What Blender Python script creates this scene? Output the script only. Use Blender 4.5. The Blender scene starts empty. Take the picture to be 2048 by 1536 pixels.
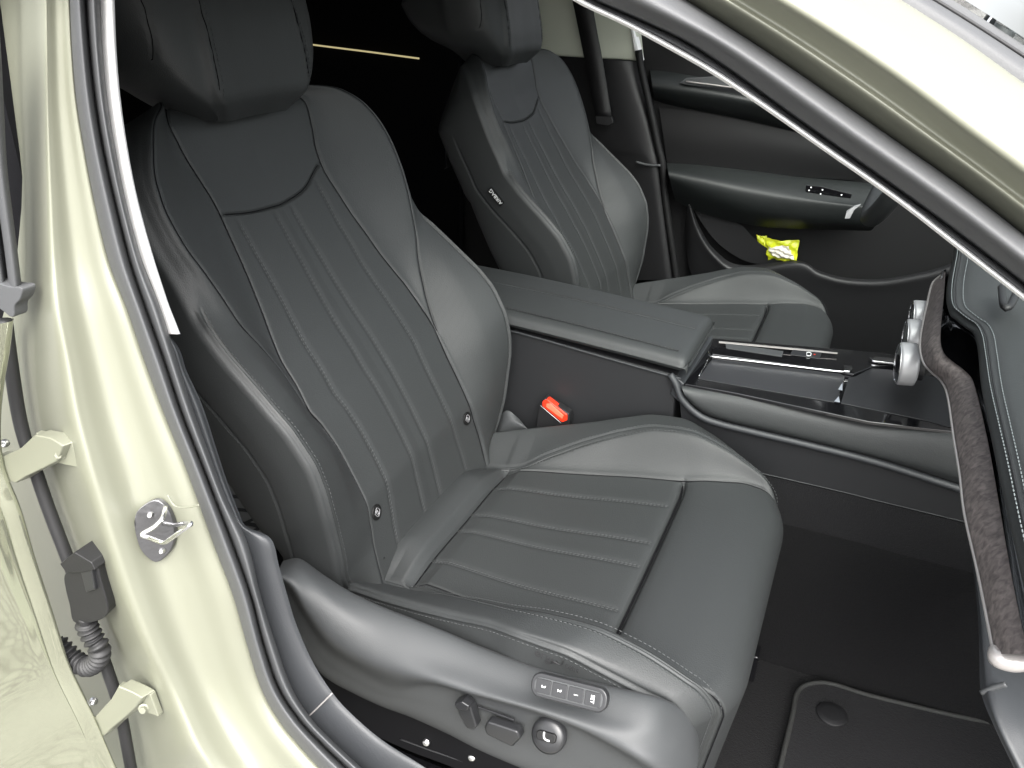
import bpy, math, random
import numpy as np
from mathutils import Matrix, Vector, kdtree
random.seed(4); np.random.seed(4)
S=bpy.context.scene
COL=S.collection
# ------------------------------------------------------------------ camera
F_PX=1656.; CXP,CYP=1024.,768.
_Y=np.array([812,798,-1656.]);_Y/=np.linalg.norm(_Y)
_X=np.array([4278,-916,1656.]);_X-=_Y*_X.dot(_Y);_X/=np.linalg.norm(_X)
RC=np.array([_X,_Y,np.cross(_X,_Y)])          # camera axes -> car axes (X forward, Y across, Z up)
CC=np.array([0.,-.775,1.0])
cam_d=bpy.data.cameras.new('camera'); cam=bpy.data.objects.new('camera',cam_d); COL.objects.link(cam)
cam_d.sensor_width=36; cam_d.lens=36*F_PX/2048; cam_d.clip_start=.02; cam_d.clip_end=500
cam.matrix_world=Matrix([[*RC[i],CC[i]] for i in range(3)]+[[0,0,0,1]])
S.camera=cam
# ------------------------------------------------------------------ sky and sun
W=bpy.data.worlds.new('World'); S.world=W; W.use_nodes=True
nt=W.node_tree; nt.nodes.clear()
sky=nt.nodes.new('ShaderNodeTexSky'); sky.sky_type='NISHITA'; sky.sun_disc=False
SUN_EL,SUN_AZ=math.radians(50),math.radians(150)
sky.sun_elevation=SUN_EL; sky.sun_rotation=SUN_AZ; sky.air_density=1.0; sky.dust_density=6.0; sky.ozone_density=1.0
hs=nt.nodes.new('ShaderNodeHueSaturation'); hs.inputs['Saturation'].default_value=.25
bg=nt.nodes.new('ShaderNodeBackground'); bg.inputs['Strength'].default_value=.15
wo=nt.nodes.new('ShaderNodeOutputWorld')
nt.links.new(sky.outputs[0],hs.inputs['Color']); nt.links.new(hs.outputs[0],bg.inputs['Color']); nt.links.new(bg.outputs[0],wo.inputs[0])
sl=bpy.data.lights.new('sun','SUN'); sl.energy=1.0; sl.angle=math.radians(60); sl.color=(1,.985,.95)
so=bpy.data.objects.new('sun',sl); COL.objects.link(so)
sd=Vector((math.sin(SUN_AZ)*math.cos(SUN_EL),math.cos(SUN_AZ)*math.cos(SUN_EL),math.sin(SUN_EL)))
so.rotation_euler=sd.to_track_quat('Z','Y').to_euler(); so.location=sd*20
S.view_settings.view_transform='Standard'; S.view_settings.look='None'
S.view_settings.exposure=2.1; S.view_settings.gamma=1
# ------------------------------------------------------------------ helpers
def ray(p): return RC@np.array([p[0]-CXP,CYP-p[1],-F_PX])
def U(p,ax,val):
    """point of the plane {axis ax = val} seen at photo pixel p"""
    d=ray(p);i='xyz'.index(ax);return CC+d*((val-CC[i])/d[i])
def pchip(xk,yk,x):
    xk=np.asarray(xk,float);yk=np.asarray(yk,float);x=np.asarray(x,float)
    h=np.diff(xk);d=np.diff(yk)/h;n=len(xk);m=np.zeros(n)
    if n==2: return yk[0]+(x-xk[0])*d[0]
    for i in range(1,n-1):
        if d[i-1]*d[i]>0:
            w1=2*h[i]+h[i-1];w2=h[i]+2*h[i-1];m[i]=(w1+w2)/(w1/d[i-1]+w2/d[i])
    m[0]=d[0];m[-1]=d[-1]
    k=np.clip(np.searchsorted(xk,x)-1,0,n-2);t=(x-xk[k])/h[k];t=np.clip(t,-.6,1.6)
    return ((2*t**3-3*t**2+1)*yk[k]+(t**3-2*t**2+t)*h[k]*m[k]+(-2*t**3+3*t**2)*yk[k+1]+(t**3-t**2)*h[k]*m[k+1])
def cr(pts,n,closed=False):
    """smooth curve of n points through the given points, evenly spaced"""
    P=np.asarray(pts,float)
    if len(P)==2: return P[0]+np.linspace(0,1,n)[:,None]*(P[1]-P[0])
    if closed: P=np.vstack([P[-1],P,P[0],P[1]])
    else: P=np.vstack([2*P[0]-P[1],P,2*P[-1]-P[-2]])
    out=[]
    for i in range(1,len(P)-2):
        for t in np.linspace(0,1,24,endpoint=False):
            a,b,c,d=P[i-1:i+3]
            out.append(.5*((2*b)+(c-a)*t+(2*a-5*b+4*c-d)*t*t+(-a+3*b-3*c+d)*t**3))
    out.append(P[-2]); out=np.array(out)
    L=np.r_[0,np.cumsum(np.linalg.norm(np.diff(out,axis=0),axis=1))]
    s=np.linspace(0,L[-1],n,endpoint=not closed)
    return np.array([np.interp(s,L,out[:,k]) for k in range(out.shape[1])]).T
def link(o,parent=None):
    COL.objects.link(o)
    if parent is not None:
        o.parent=parent
        o.matrix_parent_inverse=Matrix.Translation(parent.location).inverted()
    return o
def mesh(name,V,Fc,mat,parent=None,smooth=True):
    me=bpy.data.meshes.new(name); me.from_pydata([tuple(map(float,v)) for v in V],[],[tuple(map(int,f)) for f in Fc])
    me.update()
    if smooth: me.polygons.foreach_set('use_smooth',[True]*len(me.polygons))
    if mat: me.materials.append(mat)
    return link(bpy.data.objects.new(name,me),parent)
def gridfaces(nr,nc,closed_c=False,closed_r=False):
    r=np.arange(nr if closed_r else nr-1)[:,None]; c=np.arange(nc if closed_c else nc-1)[None,:]
    r2=(r+1)%nr; c2=(c+1)%nc
    a=r*nc+c;b=r*nc+c2;d=r2*nc+c2;e=r2*nc+c
    return np.stack([a,b,d,e],-1).reshape(-1,4)
def thing(name,label,cat,loc,group=None,kind=None):
    o=bpy.data.objects.new(name,None); COL.objects.link(o); o.location=[float(v) for v in loc]
    o.empty_display_size=.05
    return tag(o,label,cat,group,kind)
def tag(o,label=None,cat=None,group=None,kind=None):
    if label:o['label']=label
    if cat:o['category']=cat
    if group:o['group']=group
    if kind:o['kind']=kind
    return o
def mod_solid(o,t,off=-1):
    m=o.modifiers.new('solid','SOLIDIFY'); m.thickness=t; m.offset=off; return o
def mod_bevel(o,w,seg=3):
    m=o.modifiers.new('bevel','BEVEL'); m.width=w; m.segments=seg; m.limit_method='ANGLE'; m.angle_limit=math.radians(35)
    o.data.polygons.foreach_set('use_smooth',[True]*len(o.data.polygons))
    n=o.modifiers.new('wn','WEIGHTED_NORMAL'); n.keep_sharp=False
    return o
def tube(name,pts,r,mat,parent=None,seg=10,n=None,closed=False,raw=False,cap=True):
    P=cr(pts,n or max(12,len(pts)*8),closed) if not raw else np.asarray(pts,float)
    N=len(P); T=np.gradient(P,axis=0); T/=np.linalg.norm(T,axis=1)[:,None]+1e-12
    rr=np.broadcast_to(np.asarray(r,float),(N,)) if np.ndim(r)==0 else np.interp(np.linspace(0,1,N),np.linspace(0,1,len(r)),r)
    up=np.array([0,0,1.]) if abs(T[0][2])<.9 else np.array([1.,0,0])
    u=np.cross(T[0],up);u/=np.linalg.norm(u);V=[]
    for i in range(N):
        u=u-T[i]*u.dot(T[i]);u/=np.linalg.norm(u);w=np.cross(T[i],u)
        for k in range(seg):
            a=2*math.pi*k/seg;V.append(P[i]+rr[i]*(math.cos(a)*u+math.sin(a)*w))
    Fc=[tuple(f) for f in gridfaces(N,seg,True,closed)]
    if not closed and cap:
        Fc.append(tuple(range(seg))[::-1]);Fc.append(tuple((N-1)*seg+k for k in range(seg)))
    return mesh(name,V,Fc,mat,parent)
def prism(name,poly3,vec,mat,parent=None,bevel=0,smooth_poly=0):
    P=np.asarray(poly3,float)
    if smooth_poly: P=cr(P,smooth_poly,True)
    n=len(P);V=list(P)+list(P+np.asarray(vec,float))
    Fc=[tuple(range(n)),tuple(range(2*n-1,n-1,-1))]+[(i,n+i,n+(i+1)%n,(i+1)%n)[::1] for i in range(n)]
    o=mesh(name,V,Fc,mat,parent,smooth=False)
    import bmesh
    bm=bmesh.new();bm.from_mesh(o.data);bmesh.ops.recalc_face_normals(bm,faces=bm.faces);bm.to_mesh(o.data);bm.free()
    if bevel: mod_bevel(o,bevel)
    return o
def loft(name,rows,mat,parent=None,sub=6,nrow=60,thick=0,sharp=False,off=-1):
    """rows: curves (each a list of 3-D points, same sense); skinned smoothly across"""
    R=[cr(r,nrow) for r in rows]; A=np.stack(R,1)        # nrow x k x 3
    k=A.shape[1]; 
    if sharp or k==2: G=A;m=k
    else:
        s=np.linspace(0,k-1,(k-1)*sub+1); m=len(s)
        ext=np.concatenate([2*A[:,:1]-A[:,1:2],A,2*A[:,-1:]-A[:,-2:-1]],1)
        i=np.minimum(s.astype(int),k-2);t=(s-i)[None,:,None]
        a,b,c,d=ext[:,i],ext[:,i+1],ext[:,i+2],ext[:,i+3]
        G=.5*((2*b)+(c-a)*t+(2*a-5*b+4*c-d)*t*t+(-a+3*b-3*c+d)*t**3)
    o=mesh(name,G.reshape(-1,3),gridfaces(nrow,m),mat,parent,smooth=not sharp)
    if thick: mod_solid(o,thick,off)
    return o
def stitches(name,lines,mat,parent,length=.0034,gap=.0016,r=.00045,lift=.0003):
    """lines: list of (points Nx3, normals Nx3). one mesh of short thread ends"""
    V=[];Fc=[]
    for P,Nn in lines:
        L=np.r_[0,np.cumsum(np.linalg.norm(np.diff(P,axis=0),axis=1))];s=0
        while s+length<L[-1]:
            q=[]
            for ss in (s,s+length*.2,s+length*.8,s+length):
                q.append((np.array([np.interp(ss,L,P[:,k]) for k in range(3)]),np.array([np.interp(ss,L,Nn[:,k]) for k in range(3)])))
            T=q[3][0]-q[0][0];T/=np.linalg.norm(T)+1e-12;b0=len(V)
            for j,(p,n) in enumerate(q):
                rr=r*(.35 if j in(0,3) else 1);n=n/np.linalg.norm(n);sd=np.cross(T,n);c=p+n*(lift*(0 if j in(0,3) else 1))
                for a in range(5):
                    an=2*math.pi*a/5;V.append(c+rr*(math.cos(an)*sd+math.sin(an)*n))
            for j in range(3):
                for a in range(5):
                    Fc.append((b0+j*5+a,b0+j*5+(a+1)%5,b0+(j+1)*5+(a+1)%5,b0+(j+1)*5+a))
            s+=length+gap
    return mesh(name,V,Fc,mat,parent)
def offset_line(P,N,d):
    T=np.gradient(P,axis=0);T/=np.linalg.norm(T,axis=1)[:,None]+1e-12
    return P+np.cross(T,N)*d
def text_obj(name,body,size,mat,parent,origin,right,up,extrude=.0002,align='CENTER'):
    cu=bpy.data.curves.new(name,'FONT');cu.body=body;cu.size=size;cu.align_x=align;cu.align_y='CENTER';cu.extrude=extrude
    tmp=bpy.data.objects.new(name,cu);COL.objects.link(tmp)
    bpy.context.view_layer.update()
    me=bpy.data.meshes.new_from_object(tmp.evaluated_get(bpy.context.evaluated_depsgraph_get()))
    bpy.data.objects.remove(tmp);me.name=name
    right=np.asarray(right,float);right/=np.linalg.norm(right);up=np.asarray(up,float);up-=right*up.dot(right);up/=np.linalg.norm(up)
    n=np.cross(right,up)
    for v in me.vertices:
        v.co=Vector(origin+right*v.co.x+up*v.co.y+n*v.co.z)
    me.materials.clear();me.materials.append(mat)
    return link(bpy.data.objects.new(name,me),parent)
# ------------------------------------------------------------------ materials
def mat_new(name,col,rough=.5,metal=0,spec=.5,coat=0,grain=None,bump=.1,var=0,emit=None,coat_rough=.1,sheen=0,scale2=None,obj_coord=True):
    m=bpy.data.materials.new(name);m.use_nodes=True;n=m.node_tree;b=n.nodes['Principled BSDF']
    b.inputs['Base Color'].default_value=(*col,1);b.inputs['Roughness'].default_value=rough;b.inputs['Metallic'].default_value=metal
    b.inputs['Specular IOR Level'].default_value=spec;b.inputs['Coat Weight'].default_value=coat;b.inputs['Coat Roughness'].default_value=coat_rough
    b.inputs['Sheen Weight'].default_value=sheen
    tc=n.nodes.new('ShaderNodeTexCoord')
    if grain:
        vo=n.nodes.new('ShaderNodeTexVoronoi');vo.inputs['Scale'].default_value=grain
        n.links.new(tc.outputs['Object'],vo.inputs['Vector'])
        no=n.nodes.new('ShaderNodeTexNoise');no.inputs['Scale'].default_value=scale2 or grain*.35;no.inputs['Detail'].default_value=4
        n.links.new(tc.outputs['Object'],no.inputs['Vector'])
        mx=n.nodes.new('ShaderNodeMath');mx.operation='ADD';n.links.new(vo.outputs['Distance'],mx.inputs[0]);n.links.new(no.outputs['Fac'],mx.inputs[1])
        bp=n.nodes.new('ShaderNodeBump');bp.inputs['Strength'].default_value=bump;bp.inputs['Distance'].default_value=.0006
        n.links.new(mx.outputs[0],bp.inputs['Height']);n.links.new(bp.outputs[0],b.inputs['Normal'])
    if var:
        nv=n.nodes.new('ShaderNodeTexNoise');nv.inputs['Scale'].default_value=9;nv.inputs['Detail'].default_value=6
        n.links.new(tc.outputs['Object'],nv.inputs['Vector'])
        mr=n.nodes.new('ShaderNodeMapRange');mr.inputs['To Min'].default_value=rough-var;mr.inputs['To Max'].default_value=rough+var
        n.links.new(nv.outputs['Fac'],mr.inputs['Value']);n.links.new(mr.outputs[0],b.inputs['Roughness'])
    if emit: b.inputs['Emission Color'].default_value=(*emit[0],1);b.inputs['Emission Strength'].default_value=emit[1]
    return m
M={}
M['leather']=mat_new('leather',(.0258,.0280,.0287),.56,grain=900,bump=.25,var=.05,spec=.5)
M['leather_perf']=mat_new('leather_perf',(.0262,.0284,.0288),.58,grain=900,bump=.2,var=.04)
M['plastic']=mat_new('soft_plastic',(.026,.028,.031),.5,grain=1400,bump=.18,var=.04)
M['plastic_side']=mat_new('seat_plastic',(.041,.0435,.0455),.58,grain=1500,bump=.15,var=.03)
M['plastic_dark']=mat_new('dark_plastic',(.008,.008,.009),.55,grain=900,bump=.2)
M['plastic_low']=mat_new('console_low_plastic',(.014,.0145,.016),.5,grain=1400,bump=.15)
M['gloss']=mat_new('gloss_black',(.006,.006,.007),.06,coat=.6)
M['switch']=mat_new('switch_plastic',(.017,.0175,.019),.36)
M['rubber']=mat_new('rubber',(.066,.068,.071),.58,grain=1200,bump=.12,var=.05)
M['rubber_dark']=mat_new('rubber_dark',(.012,.012,.013),.6)
M['chrome']=mat_new('chrome',(.75,.75,.76),.14,metal=1)
M['satin']=mat_new('satin_metal',(.38,.36,.35),.32,metal=.35)
M['silver']=mat_new('silver_ring',(.42,.42,.43),.35,metal=.3)
M['steel']=mat_new('steel',(.55,.55,.56),.28,metal=1,grain=300,bump=.2)
M['white_trim']=mat_new('pillar_cloth',(.8,.8,.8),.85,grain=800,bump=.1)
M['beige_trim']=mat_new('far_pillar_cloth',(.5,.52,.44),.8,grain=800,bump=.1)
M['carpet']=mat_new('carpet',(.005,.005,.0055),.95,grain=700,bump=1.0,spec=.1,sheen=.1)
M['carpet_mat']=mat_new('mat_carpet',(.009,.009,.010),.95,grain=600,bump=1.0,spec=.1,sheen=.1)
M['binding']=mat_new('mat_binding',(.020,.021,.020),.8,grain=500,bump=.8)
M['thread']=mat_new('thread',(.042,.045,.046),.6)
M['thread_light']=mat_new('thread_light',(.13,.145,.15),.6)
M['red']=mat_new('buckle_red',(.75,.035,.012),.3,spec=.5)
M['red_light']=mat_new('buckle_press',(.85,.16,.09),.35)
M['symbol']=mat_new('symbol_grey',(.30,.30,.31),.5)
M['white']=mat_new('white_print',(.75,.76,.76),.5)
M['print_dark']=mat_new('dark_print',(.012,.012,.013),.6)
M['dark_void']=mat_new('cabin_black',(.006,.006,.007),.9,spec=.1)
M['headliner']=mat_new('headliner',(.10,.10,.10),.9)
M['tag_black']=mat_new('tag_black',(.006,.006,.006),.5,spec=.3)
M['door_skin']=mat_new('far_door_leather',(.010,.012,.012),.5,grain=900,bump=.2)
M['door_bin']=mat_new('bin_plastic',(.012,.012,.013),.5,spec=.4)
M['door_dark']=mat_new('door_dark',(.007,.007,.0075),.6,spec=.25)
M['striker']=mat_new('striker_plate',(.14,.14,.145),.3,metal=.9,grain=300,bump=.2)
M['strip_glint']=mat_new('trim_strip',(.5,.45,.3),.3,metal=.3,emit=((1,.85,.45),.12))  # weak emission stands in for the glint on a trim strip
def paint_mat(name,rough,metal=.25,col=(.190,.195,.150),cr_=.25,flake=.05):
    m=mat_new(name,col,rough,metal=metal,coat=.8,coat_rough=cr_,spec=.5)
    n=m.node_tree;b=n.nodes['Principled BSDF'];tc=n.nodes.new('ShaderNodeTexCoord')
    vo=n.nodes.new('ShaderNodeTexVoronoi');vo.inputs['Scale'].default_value=2500
    n.links.new(tc.outputs['Object'],vo.inputs['Vector'])
    bp=n.nodes.new('ShaderNodeBump');bp.inputs['Strength'].default_value=flake;bp.inputs['Distance'].default_value=.0003
    n.links.new(vo.outputs['Color'],bp.inputs['Height']);n.links.new(bp.outputs[0],b.inputs['Normal'])
    return m
M['paint']=paint_mat('body_paint',.48)
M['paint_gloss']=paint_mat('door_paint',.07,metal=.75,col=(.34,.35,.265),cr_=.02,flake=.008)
# textile trim of the dashboard: brown-grey melange
m=mat_new('melange_textile',(.14,.12,.115),.75);M['textile']=m
n=m.node_tree;b=n.nodes['Principled BSDF'];tc=n.nodes.new('ShaderNodeTexCoord');no=n.nodes.new('ShaderNodeTexNoise')
no.inputs['Scale'].default_value=170;no.inputs['Detail'].default_value=10;no.inputs['Distortion'].default_value=.5
rp=n.nodes.new('ShaderNodeValToRGB');rp.color_ramp.elements[0].position=.3;rp.color_ramp.elements[0].color=(.055,.047,.046,1)
rp.color_ramp.elements[1].position=.7;rp.color_ramp.elements[1].color=(.16,.137,.132,1)
n.links.new(tc.outputs['Object'],no.inputs['Vector']);n.links.new(no.outputs['Fac'],rp.inputs[0]);n.links.new(rp.outputs[0],b.inputs['Base Color'])
# perforated panels: dot pattern in the bump and colour, in the seat's own plane
def add_perf(m,axes,scale=330):
    n=m.node_tree;b=n.nodes['Principled BSDF'];tc=n.nodes.new('ShaderNodeTexCoord')
    vm=n.nodes.new('ShaderNodeVectorMath');vm.operation='SCALE';vm.inputs['Scale'].default_value=scale
    mp=n.nodes.new('ShaderNodeMapping');mp.inputs['Rotation'].default_value=axes
    n.links.new(tc.outputs['Object'],mp.inputs['Vector']);n.links.new(mp.outputs[0],vm.inputs[0])
    sp=n.nodes.new('ShaderNodeSeparateXYZ');n.links.new(vm.outputs[0],sp.inputs[0])
    s=[]
    for k in (0,1):
        fr=n.nodes.new('ShaderNodeMath');fr.operation='SINE';mu=n.nodes.new('ShaderNodeMath');mu.operation='MULTIPLY';mu.inputs[1].default_value=6.283
        n.links.new(sp.outputs[k],mu.inputs[0]);n.links.new(mu.outputs[0],fr.inputs[0]);s.append(fr)
    ad=n.nodes.new('ShaderNodeMath');ad.operation='ADD';n.links.new(s[0].outputs[0],ad.inputs[0]);n.links.new(s[1].outputs[0],ad.inputs[1])
    mr=n.nodes.new('ShaderNodeMapRange');mr.inputs['From Min'].default_value=.9;mr.inputs['From Max'].default_value=1.5;mr.inputs['To Max'].default_value=.12
    n.links.new(ad.outputs[0],mr.inputs['Value'])
    mx=n.nodes.new('ShaderNodeMix');mx.data_type='RGBA';mx.inputs['A'].default_value=b.inputs['Base Color'].default_value;mx.inputs['B'].default_value=(.006,.006,.006,1)
    n.links.new(mr.outputs[0],mx.inputs['Factor']);n.links.new(mx.outputs['Result'],b.inputs['Base Color'])
add_perf(M['leather_perf'],(0,math.radians(61),math.radians(45)))
M['leather_perf_seat']=mat_new('leather_perf_seat',(.0262,.0284,.0288),.58,grain=900,bump=.2,var=.04)
add_perf(M['leather_perf_seat'],(0,0,math.radians(45)))
# pavement of laid setts
def pave_mat():
    m=bpy.data.materials.new('pavement');m.use_nodes=True;n=m.node_tree;b=n.nodes['Principled BSDF'];tc=n.nodes.new('ShaderNodeTexCoord')
    br=n.nodes.new('ShaderNodeTexBrick');br.inputs['Scale'].default_value=4.;br.inputs['Mortar Size'].default_value=.035
    br.inputs['Color1'].default_value=(.27,.265,.25,1);br.inputs['Color2'].default_value=(.19,.185,.175,1);br.inputs['Mortar'].default_value=(.02,.019,.017,1)
    no=n.nodes.new('ShaderNodeTexNoise');no.inputs['Scale'].default_value=2.5
    mx=n.nodes.new('ShaderNodeVectorMath');mx.operation='MULTIPLY_ADD'
    n.links.new(tc.outputs['Object'],no.inputs['Vector']);n.links.new(no.outputs['Color'],mx.inputs[0]);mx.inputs[1].default_value=(.25,.25,0)
    n.links.new(tc.outputs['Object'],mx.inputs[2]);n.links.new(mx.outputs[0],br.inputs['Vector']);n.links.new(br.outputs['Color'],b.inputs['Base Color'])
    b.inputs['Roughness'].default_value=.85;return m
M['pave']=pave_mat()
# ================================================================== SETTING
g=mesh('pavement',[(-60,-60,-.26),(60,-60,-.26),(60,60,-.26),(-60,60,-.26)],[(0,1,2,3)],M['pave'],smooth=False);tag(g,kind='structure')
# ================================================================== CAR BODY
body=thing('parked_car','pale champagne green car body with bare door opening and rubber seals around the seats','car',(-.45,-.40,-.1))
# curves along the door opening, photo pixels, read top to bottom
cA=[(138,-60),(140,0),(145,103),(154,205),(171,308),(191,410),(219,525),(253,613),(290,722),(328,825),(369,927),(396,1000),(429,1091),(468,1195),(495,1290),(523,1377),(558,1440),(600,1492),(640,1536),(700,1590)]
cB=[(170,-60),(171,0),(176,68),(191,205),(212,325),(236,427),(261,525),(290,613),(335,739),(369,842),(410,944),(441,1025),(478,1122),(513,1227),(534,1314),(565,1391),(611,1454),(673,1516),(730,1570)]
cCc=[(199,-60),(200,0),(205,103),(215,205),(232,308),(253,410),(285,525),(308,579),(338,671),(369,773),(410,886),(451,996),(495,1087),(516,1174),(545,1269),(576,1359),(605,1415),(655,1472),(704,1518),(760,1570)]
cE=[(338,668),(349,678),(372,739),(400,800),(413,835),(440,920),(478,1025),(492,1052),(541,1077),(558,1133),(593,1251),(625,1324),(663,1384),(700,1426),(760,1478),(840,1530),(900,1570)]
def at_y(curve,ys):
    c=np.array(curve,float);return pchip(c[:,1],c[:,0],ys)
ysb=np.array([-60,0,100,200,300,410,525,620,720,825,925,1000,1090,1190,1290,1377,1440,1492,1536,1580.])
def Yb(py): return -.335-.035*np.clip(py/1536,0,1)      # tumblehome: the opening leans in towards the roof
def strip(cols,ys=ysb):
    """cols: list of (curve or fn(py)->px, dY) -> list of 3-D curves"""
    out=[]
    for c,dy in cols:
        xs=at_y(c,ys) if isinstance(c,list) else np.array([c(y) for y in ys])
        out.append([U((x,y),'y',Yb(y)+(dy(y) if callable(dy) else dy)) for x,y in zip(xs,ys)])
    return out
fA=lambda y:float(at_y(cA,y));fB=lambda y:float(at_y(cB,y));fC=lambda y:float(at_y(cCc,y))
mix=lambda f,g,t:(lambda y:f(y)*(1-t)+g(y)*t)
seal=loft('door_seal',strip([(lambda y:fA(y)-1,.008),(fA,-.003),(mix(fA,fB,.25),-.015),(mix(fA,fB,.6),-.018),(mix(fA,fB,.9),-.008),(fB,.006),(mix(fB,fC,.12),-.006),(mix(fB,fC,.5),-.012),(mix(fB,fC,.9),-.004),(lambda y:fC(y)+2,.012)]),M['rubber'],body,sub=6,nrow=120)
# painted pillar: outer ridge, striker face, hinge recess
cR=[(88,-60),(90,0),(92,200),(98,400),(108,600),(125,700),(150,842),(194,1000),(227,1105),(265,1216),(314,1331),(349,1401),(384,1488),(412,1536),(440,1590)]
cL=[(36,-60),(40,0),(44,200),(52,400),(52,560),(40,640),(30,705),(48,842),(80,944),(110,1025),(150,1130),(215,1300),(262,1400),(290,1536),(300,1590)]
fR=lambda y:float(at_y(cR,y));fL=lambda y:float(at_y(cL,y))
kw=lambda y:float(np.clip((fA(y)-fR(y))/205,.2,1.0))
wd=lambda d:(lambda y:d*kw(y))
pil=loft('b_pillar',strip([(lambda y:fA(y)+5,.008),(lambda y:fA(y)-1,.000),(mix(fA,fR,.16),wd(-.008)),(mix(fA,fR,.36),wd(-.012)),(mix(fA,fR,.6),wd(-.022)),(mix(fA,fR,.86),wd(-.042)),(fR,wd(-.050)),(mix(fR,fL,.25),wd(-.045)),(mix(fR,fL,.6),wd(-.028)),(mix(fR,fL,.95),wd(-.010)),(lambda y:fL(y)-40,.01),(lambda y:fL(y)-260,.03)]),M['paint'],body,sub=6,nrow=120)
# black gap seal behind the hinges
cG=[(10,640),(22,730),(42,850),(72,944),(100,1025),(140,1130),(175,1230),(215,1340),(240,1420),(262,1536),(275,1600)]
tube('gap_seal',[U((x,y),'y',Yb(y)-.028) for x,y in cG],.0055,M['rubber_dark'],body,n=60)
# light pillar trim upper / grey pillar trim lower
def trimcurve(c,ys,dy): return [U((float(at_y(c,y)),y),'y',Yb(y)+dy) for y in ys]
cD=[(226,-60),(228,0),(232,103),(239,188),(253,290),(273,393),(309,525),(330,590),(357,661)]
y1=np.array([-60,0,100,200,300,400,500,600,640,668.])
loft('upper_pillar_trim',[trimcurve(cCc,y1,.006),[U((fC(y)*.5+float(at_y(cD,y))*.5,y),'y',Yb(y)+.004) for y in y1],trimcurve(cD,y1,.010),[U((float(at_y(cD,y))+1,y),'y',Yb(y)+.030) for y in y1]],M['white_trim'],body,sub=5,nrow=60)
y2=np.array([668,700,739,773,800,835,900,960,1025,1052,1077,1133,1190,1251,1324,1384,1426,1478,1530,1570.])
fE=lambda y:float(at_y(cE,y))
loft('lower_pillar_trim',[[U((fC(y)-2,y),'y',Yb(y)+.006) for y in y2],[U((fC(y)*.5+fE(y)*.5,y),'y',Yb(y)+.008) for y in y2],[U((fE(y)-3,y),'y',Yb(y)+.014) for y in y2],[U((fE(y),y),'y',Yb(y)+.022) for y in y2],[U((fE(y)-6,y),'y',Yb(y)+.07) for y in y2]],M['plastic'],body,sub=5,nrow=140)
tube('trim_joint',[U(p,'y',Yb(p[1])+.0065) for p in [(614,1436),(640,1411),(664,1387)]],.0007,M['satin'],body,n=14)
# black panels added behind the pillar to keep the cabin dark; roof, rear bulkhead
def box(name,a,b,mat,parent=None,bevel=0):
    (x0,y0,z0),(x1,y1,z1)=a,b
    V=[(x0,y0,z0),(x1,y0,z0),(x1,y1,z0),(x0,y1,z0),(x0,y0,z1),(x1,y0,z1),(x1,y1,z1),(x0,y1,z1)]
    o=mesh(name,V,[(0,3,2,1),(4,5,6,7),(0,1,5,4),(1,2,6,5),(2,3,7,6),(3,0,4,7)],mat,parent,smooth=False)
    if bevel: mod_bevel(o,bevel)
    return o
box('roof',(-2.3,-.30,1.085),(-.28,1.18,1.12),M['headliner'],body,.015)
box('rear_side_blackout',(-2.3,-.36,-.05),(-.86,-.31,1.14),M['dark_void'],body)  # added to shut out light where the rear door stands open
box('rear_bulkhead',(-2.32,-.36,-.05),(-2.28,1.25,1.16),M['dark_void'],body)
box('roof_rail',(-.9,-.37,1.015),(-.14,-.29,1.10),M['rubber_dark'],body,.01)  # out of view, hung low to shade the headrests
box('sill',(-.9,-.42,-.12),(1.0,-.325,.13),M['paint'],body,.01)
box('seat_gap_blackout',(-.88,-.34,-.05),(-.60,-.325,1.0),M['dark_void'],body)  # black sheet added to darken the gap beside the seat back
# A pillar: curves read from upper left to lower right
aW0=[(1080,-40),(1142,0),(1258,56),(1350,106),(1399,133),(1519,212),(1656,308),(1792,403),(1912,496),(1949,525),(2048,602),(2120,660)]
aDk=[(1110,-40),(1183,0),(1348,73),(1451,137),(1587,236),(1690,308),(1792,379),(1929,478),(1990,525),(2048,570),(2120,630)]
aOl=[(1310,-40),(1375,0),(1519,92),(1656,185),(1792,280),(1929,376),(2048,468),(2120,525)]
aPt=[(1470,-40),(1539,0),(1656,72),(1792,164),(1929,267),(2048,355),(2120,410)]
aGl=[(1740,-40),(1806,0),(1929,79),(2048,164),(2120,215)]
aDl=[(1800,-40),(1871,0),(1960,55),(2048,112),(2120,160)]
xsa=np.array([1110,1200,1300,1400,1500,1600,1700,1800,1900,2000,2048,2110.])
def at_x(c,x):
    c=np.array(c,float);return float(pchip(c[:,0],c[:,1],x))
# every strip is parametrised by position along the pillar t (0..1)
def along(c,n=14,ext=0):
    return cr(c,n)
def A(c,Y,dx=0,dyp=0): return [U((p[0]+dx,p[1]+dyp),'y',Y) for p in along(c)]
def mixc(c1,c2,t): 
    a=along(c1);b=along(c2);return [tuple(q) for q in (a*(1-t)+b*t)]
YA=-.335
loft('a_pillar_lip',[A(aW0,YA+.012),A(aW0,YA-.001,2,-3),A(aW0,YA-.001,6,-8),A(aW0,YA+.010,8,-11)],M['white_trim'],body,sub=4,nrow=60)
loft('a_pillar_seal',[A(aW0,YA+.014,5,-7),A(mixc(aW0,aDk,.45),YA+.004),A(mixc(aW0,aDk,.9),YA+.006),A(aDk,YA+.016),A(mixc(aDk,aOl,.10),YA-.002),A(mixc(aDk,aOl,.4),YA-.020),A(mixc(aDk,aOl,.7),YA-.020),A(mixc(aDk,aOl,.93),YA-.006),A(aOl,YA+.012)],M['rubber'],body,sub=7,nrow=70)
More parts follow.
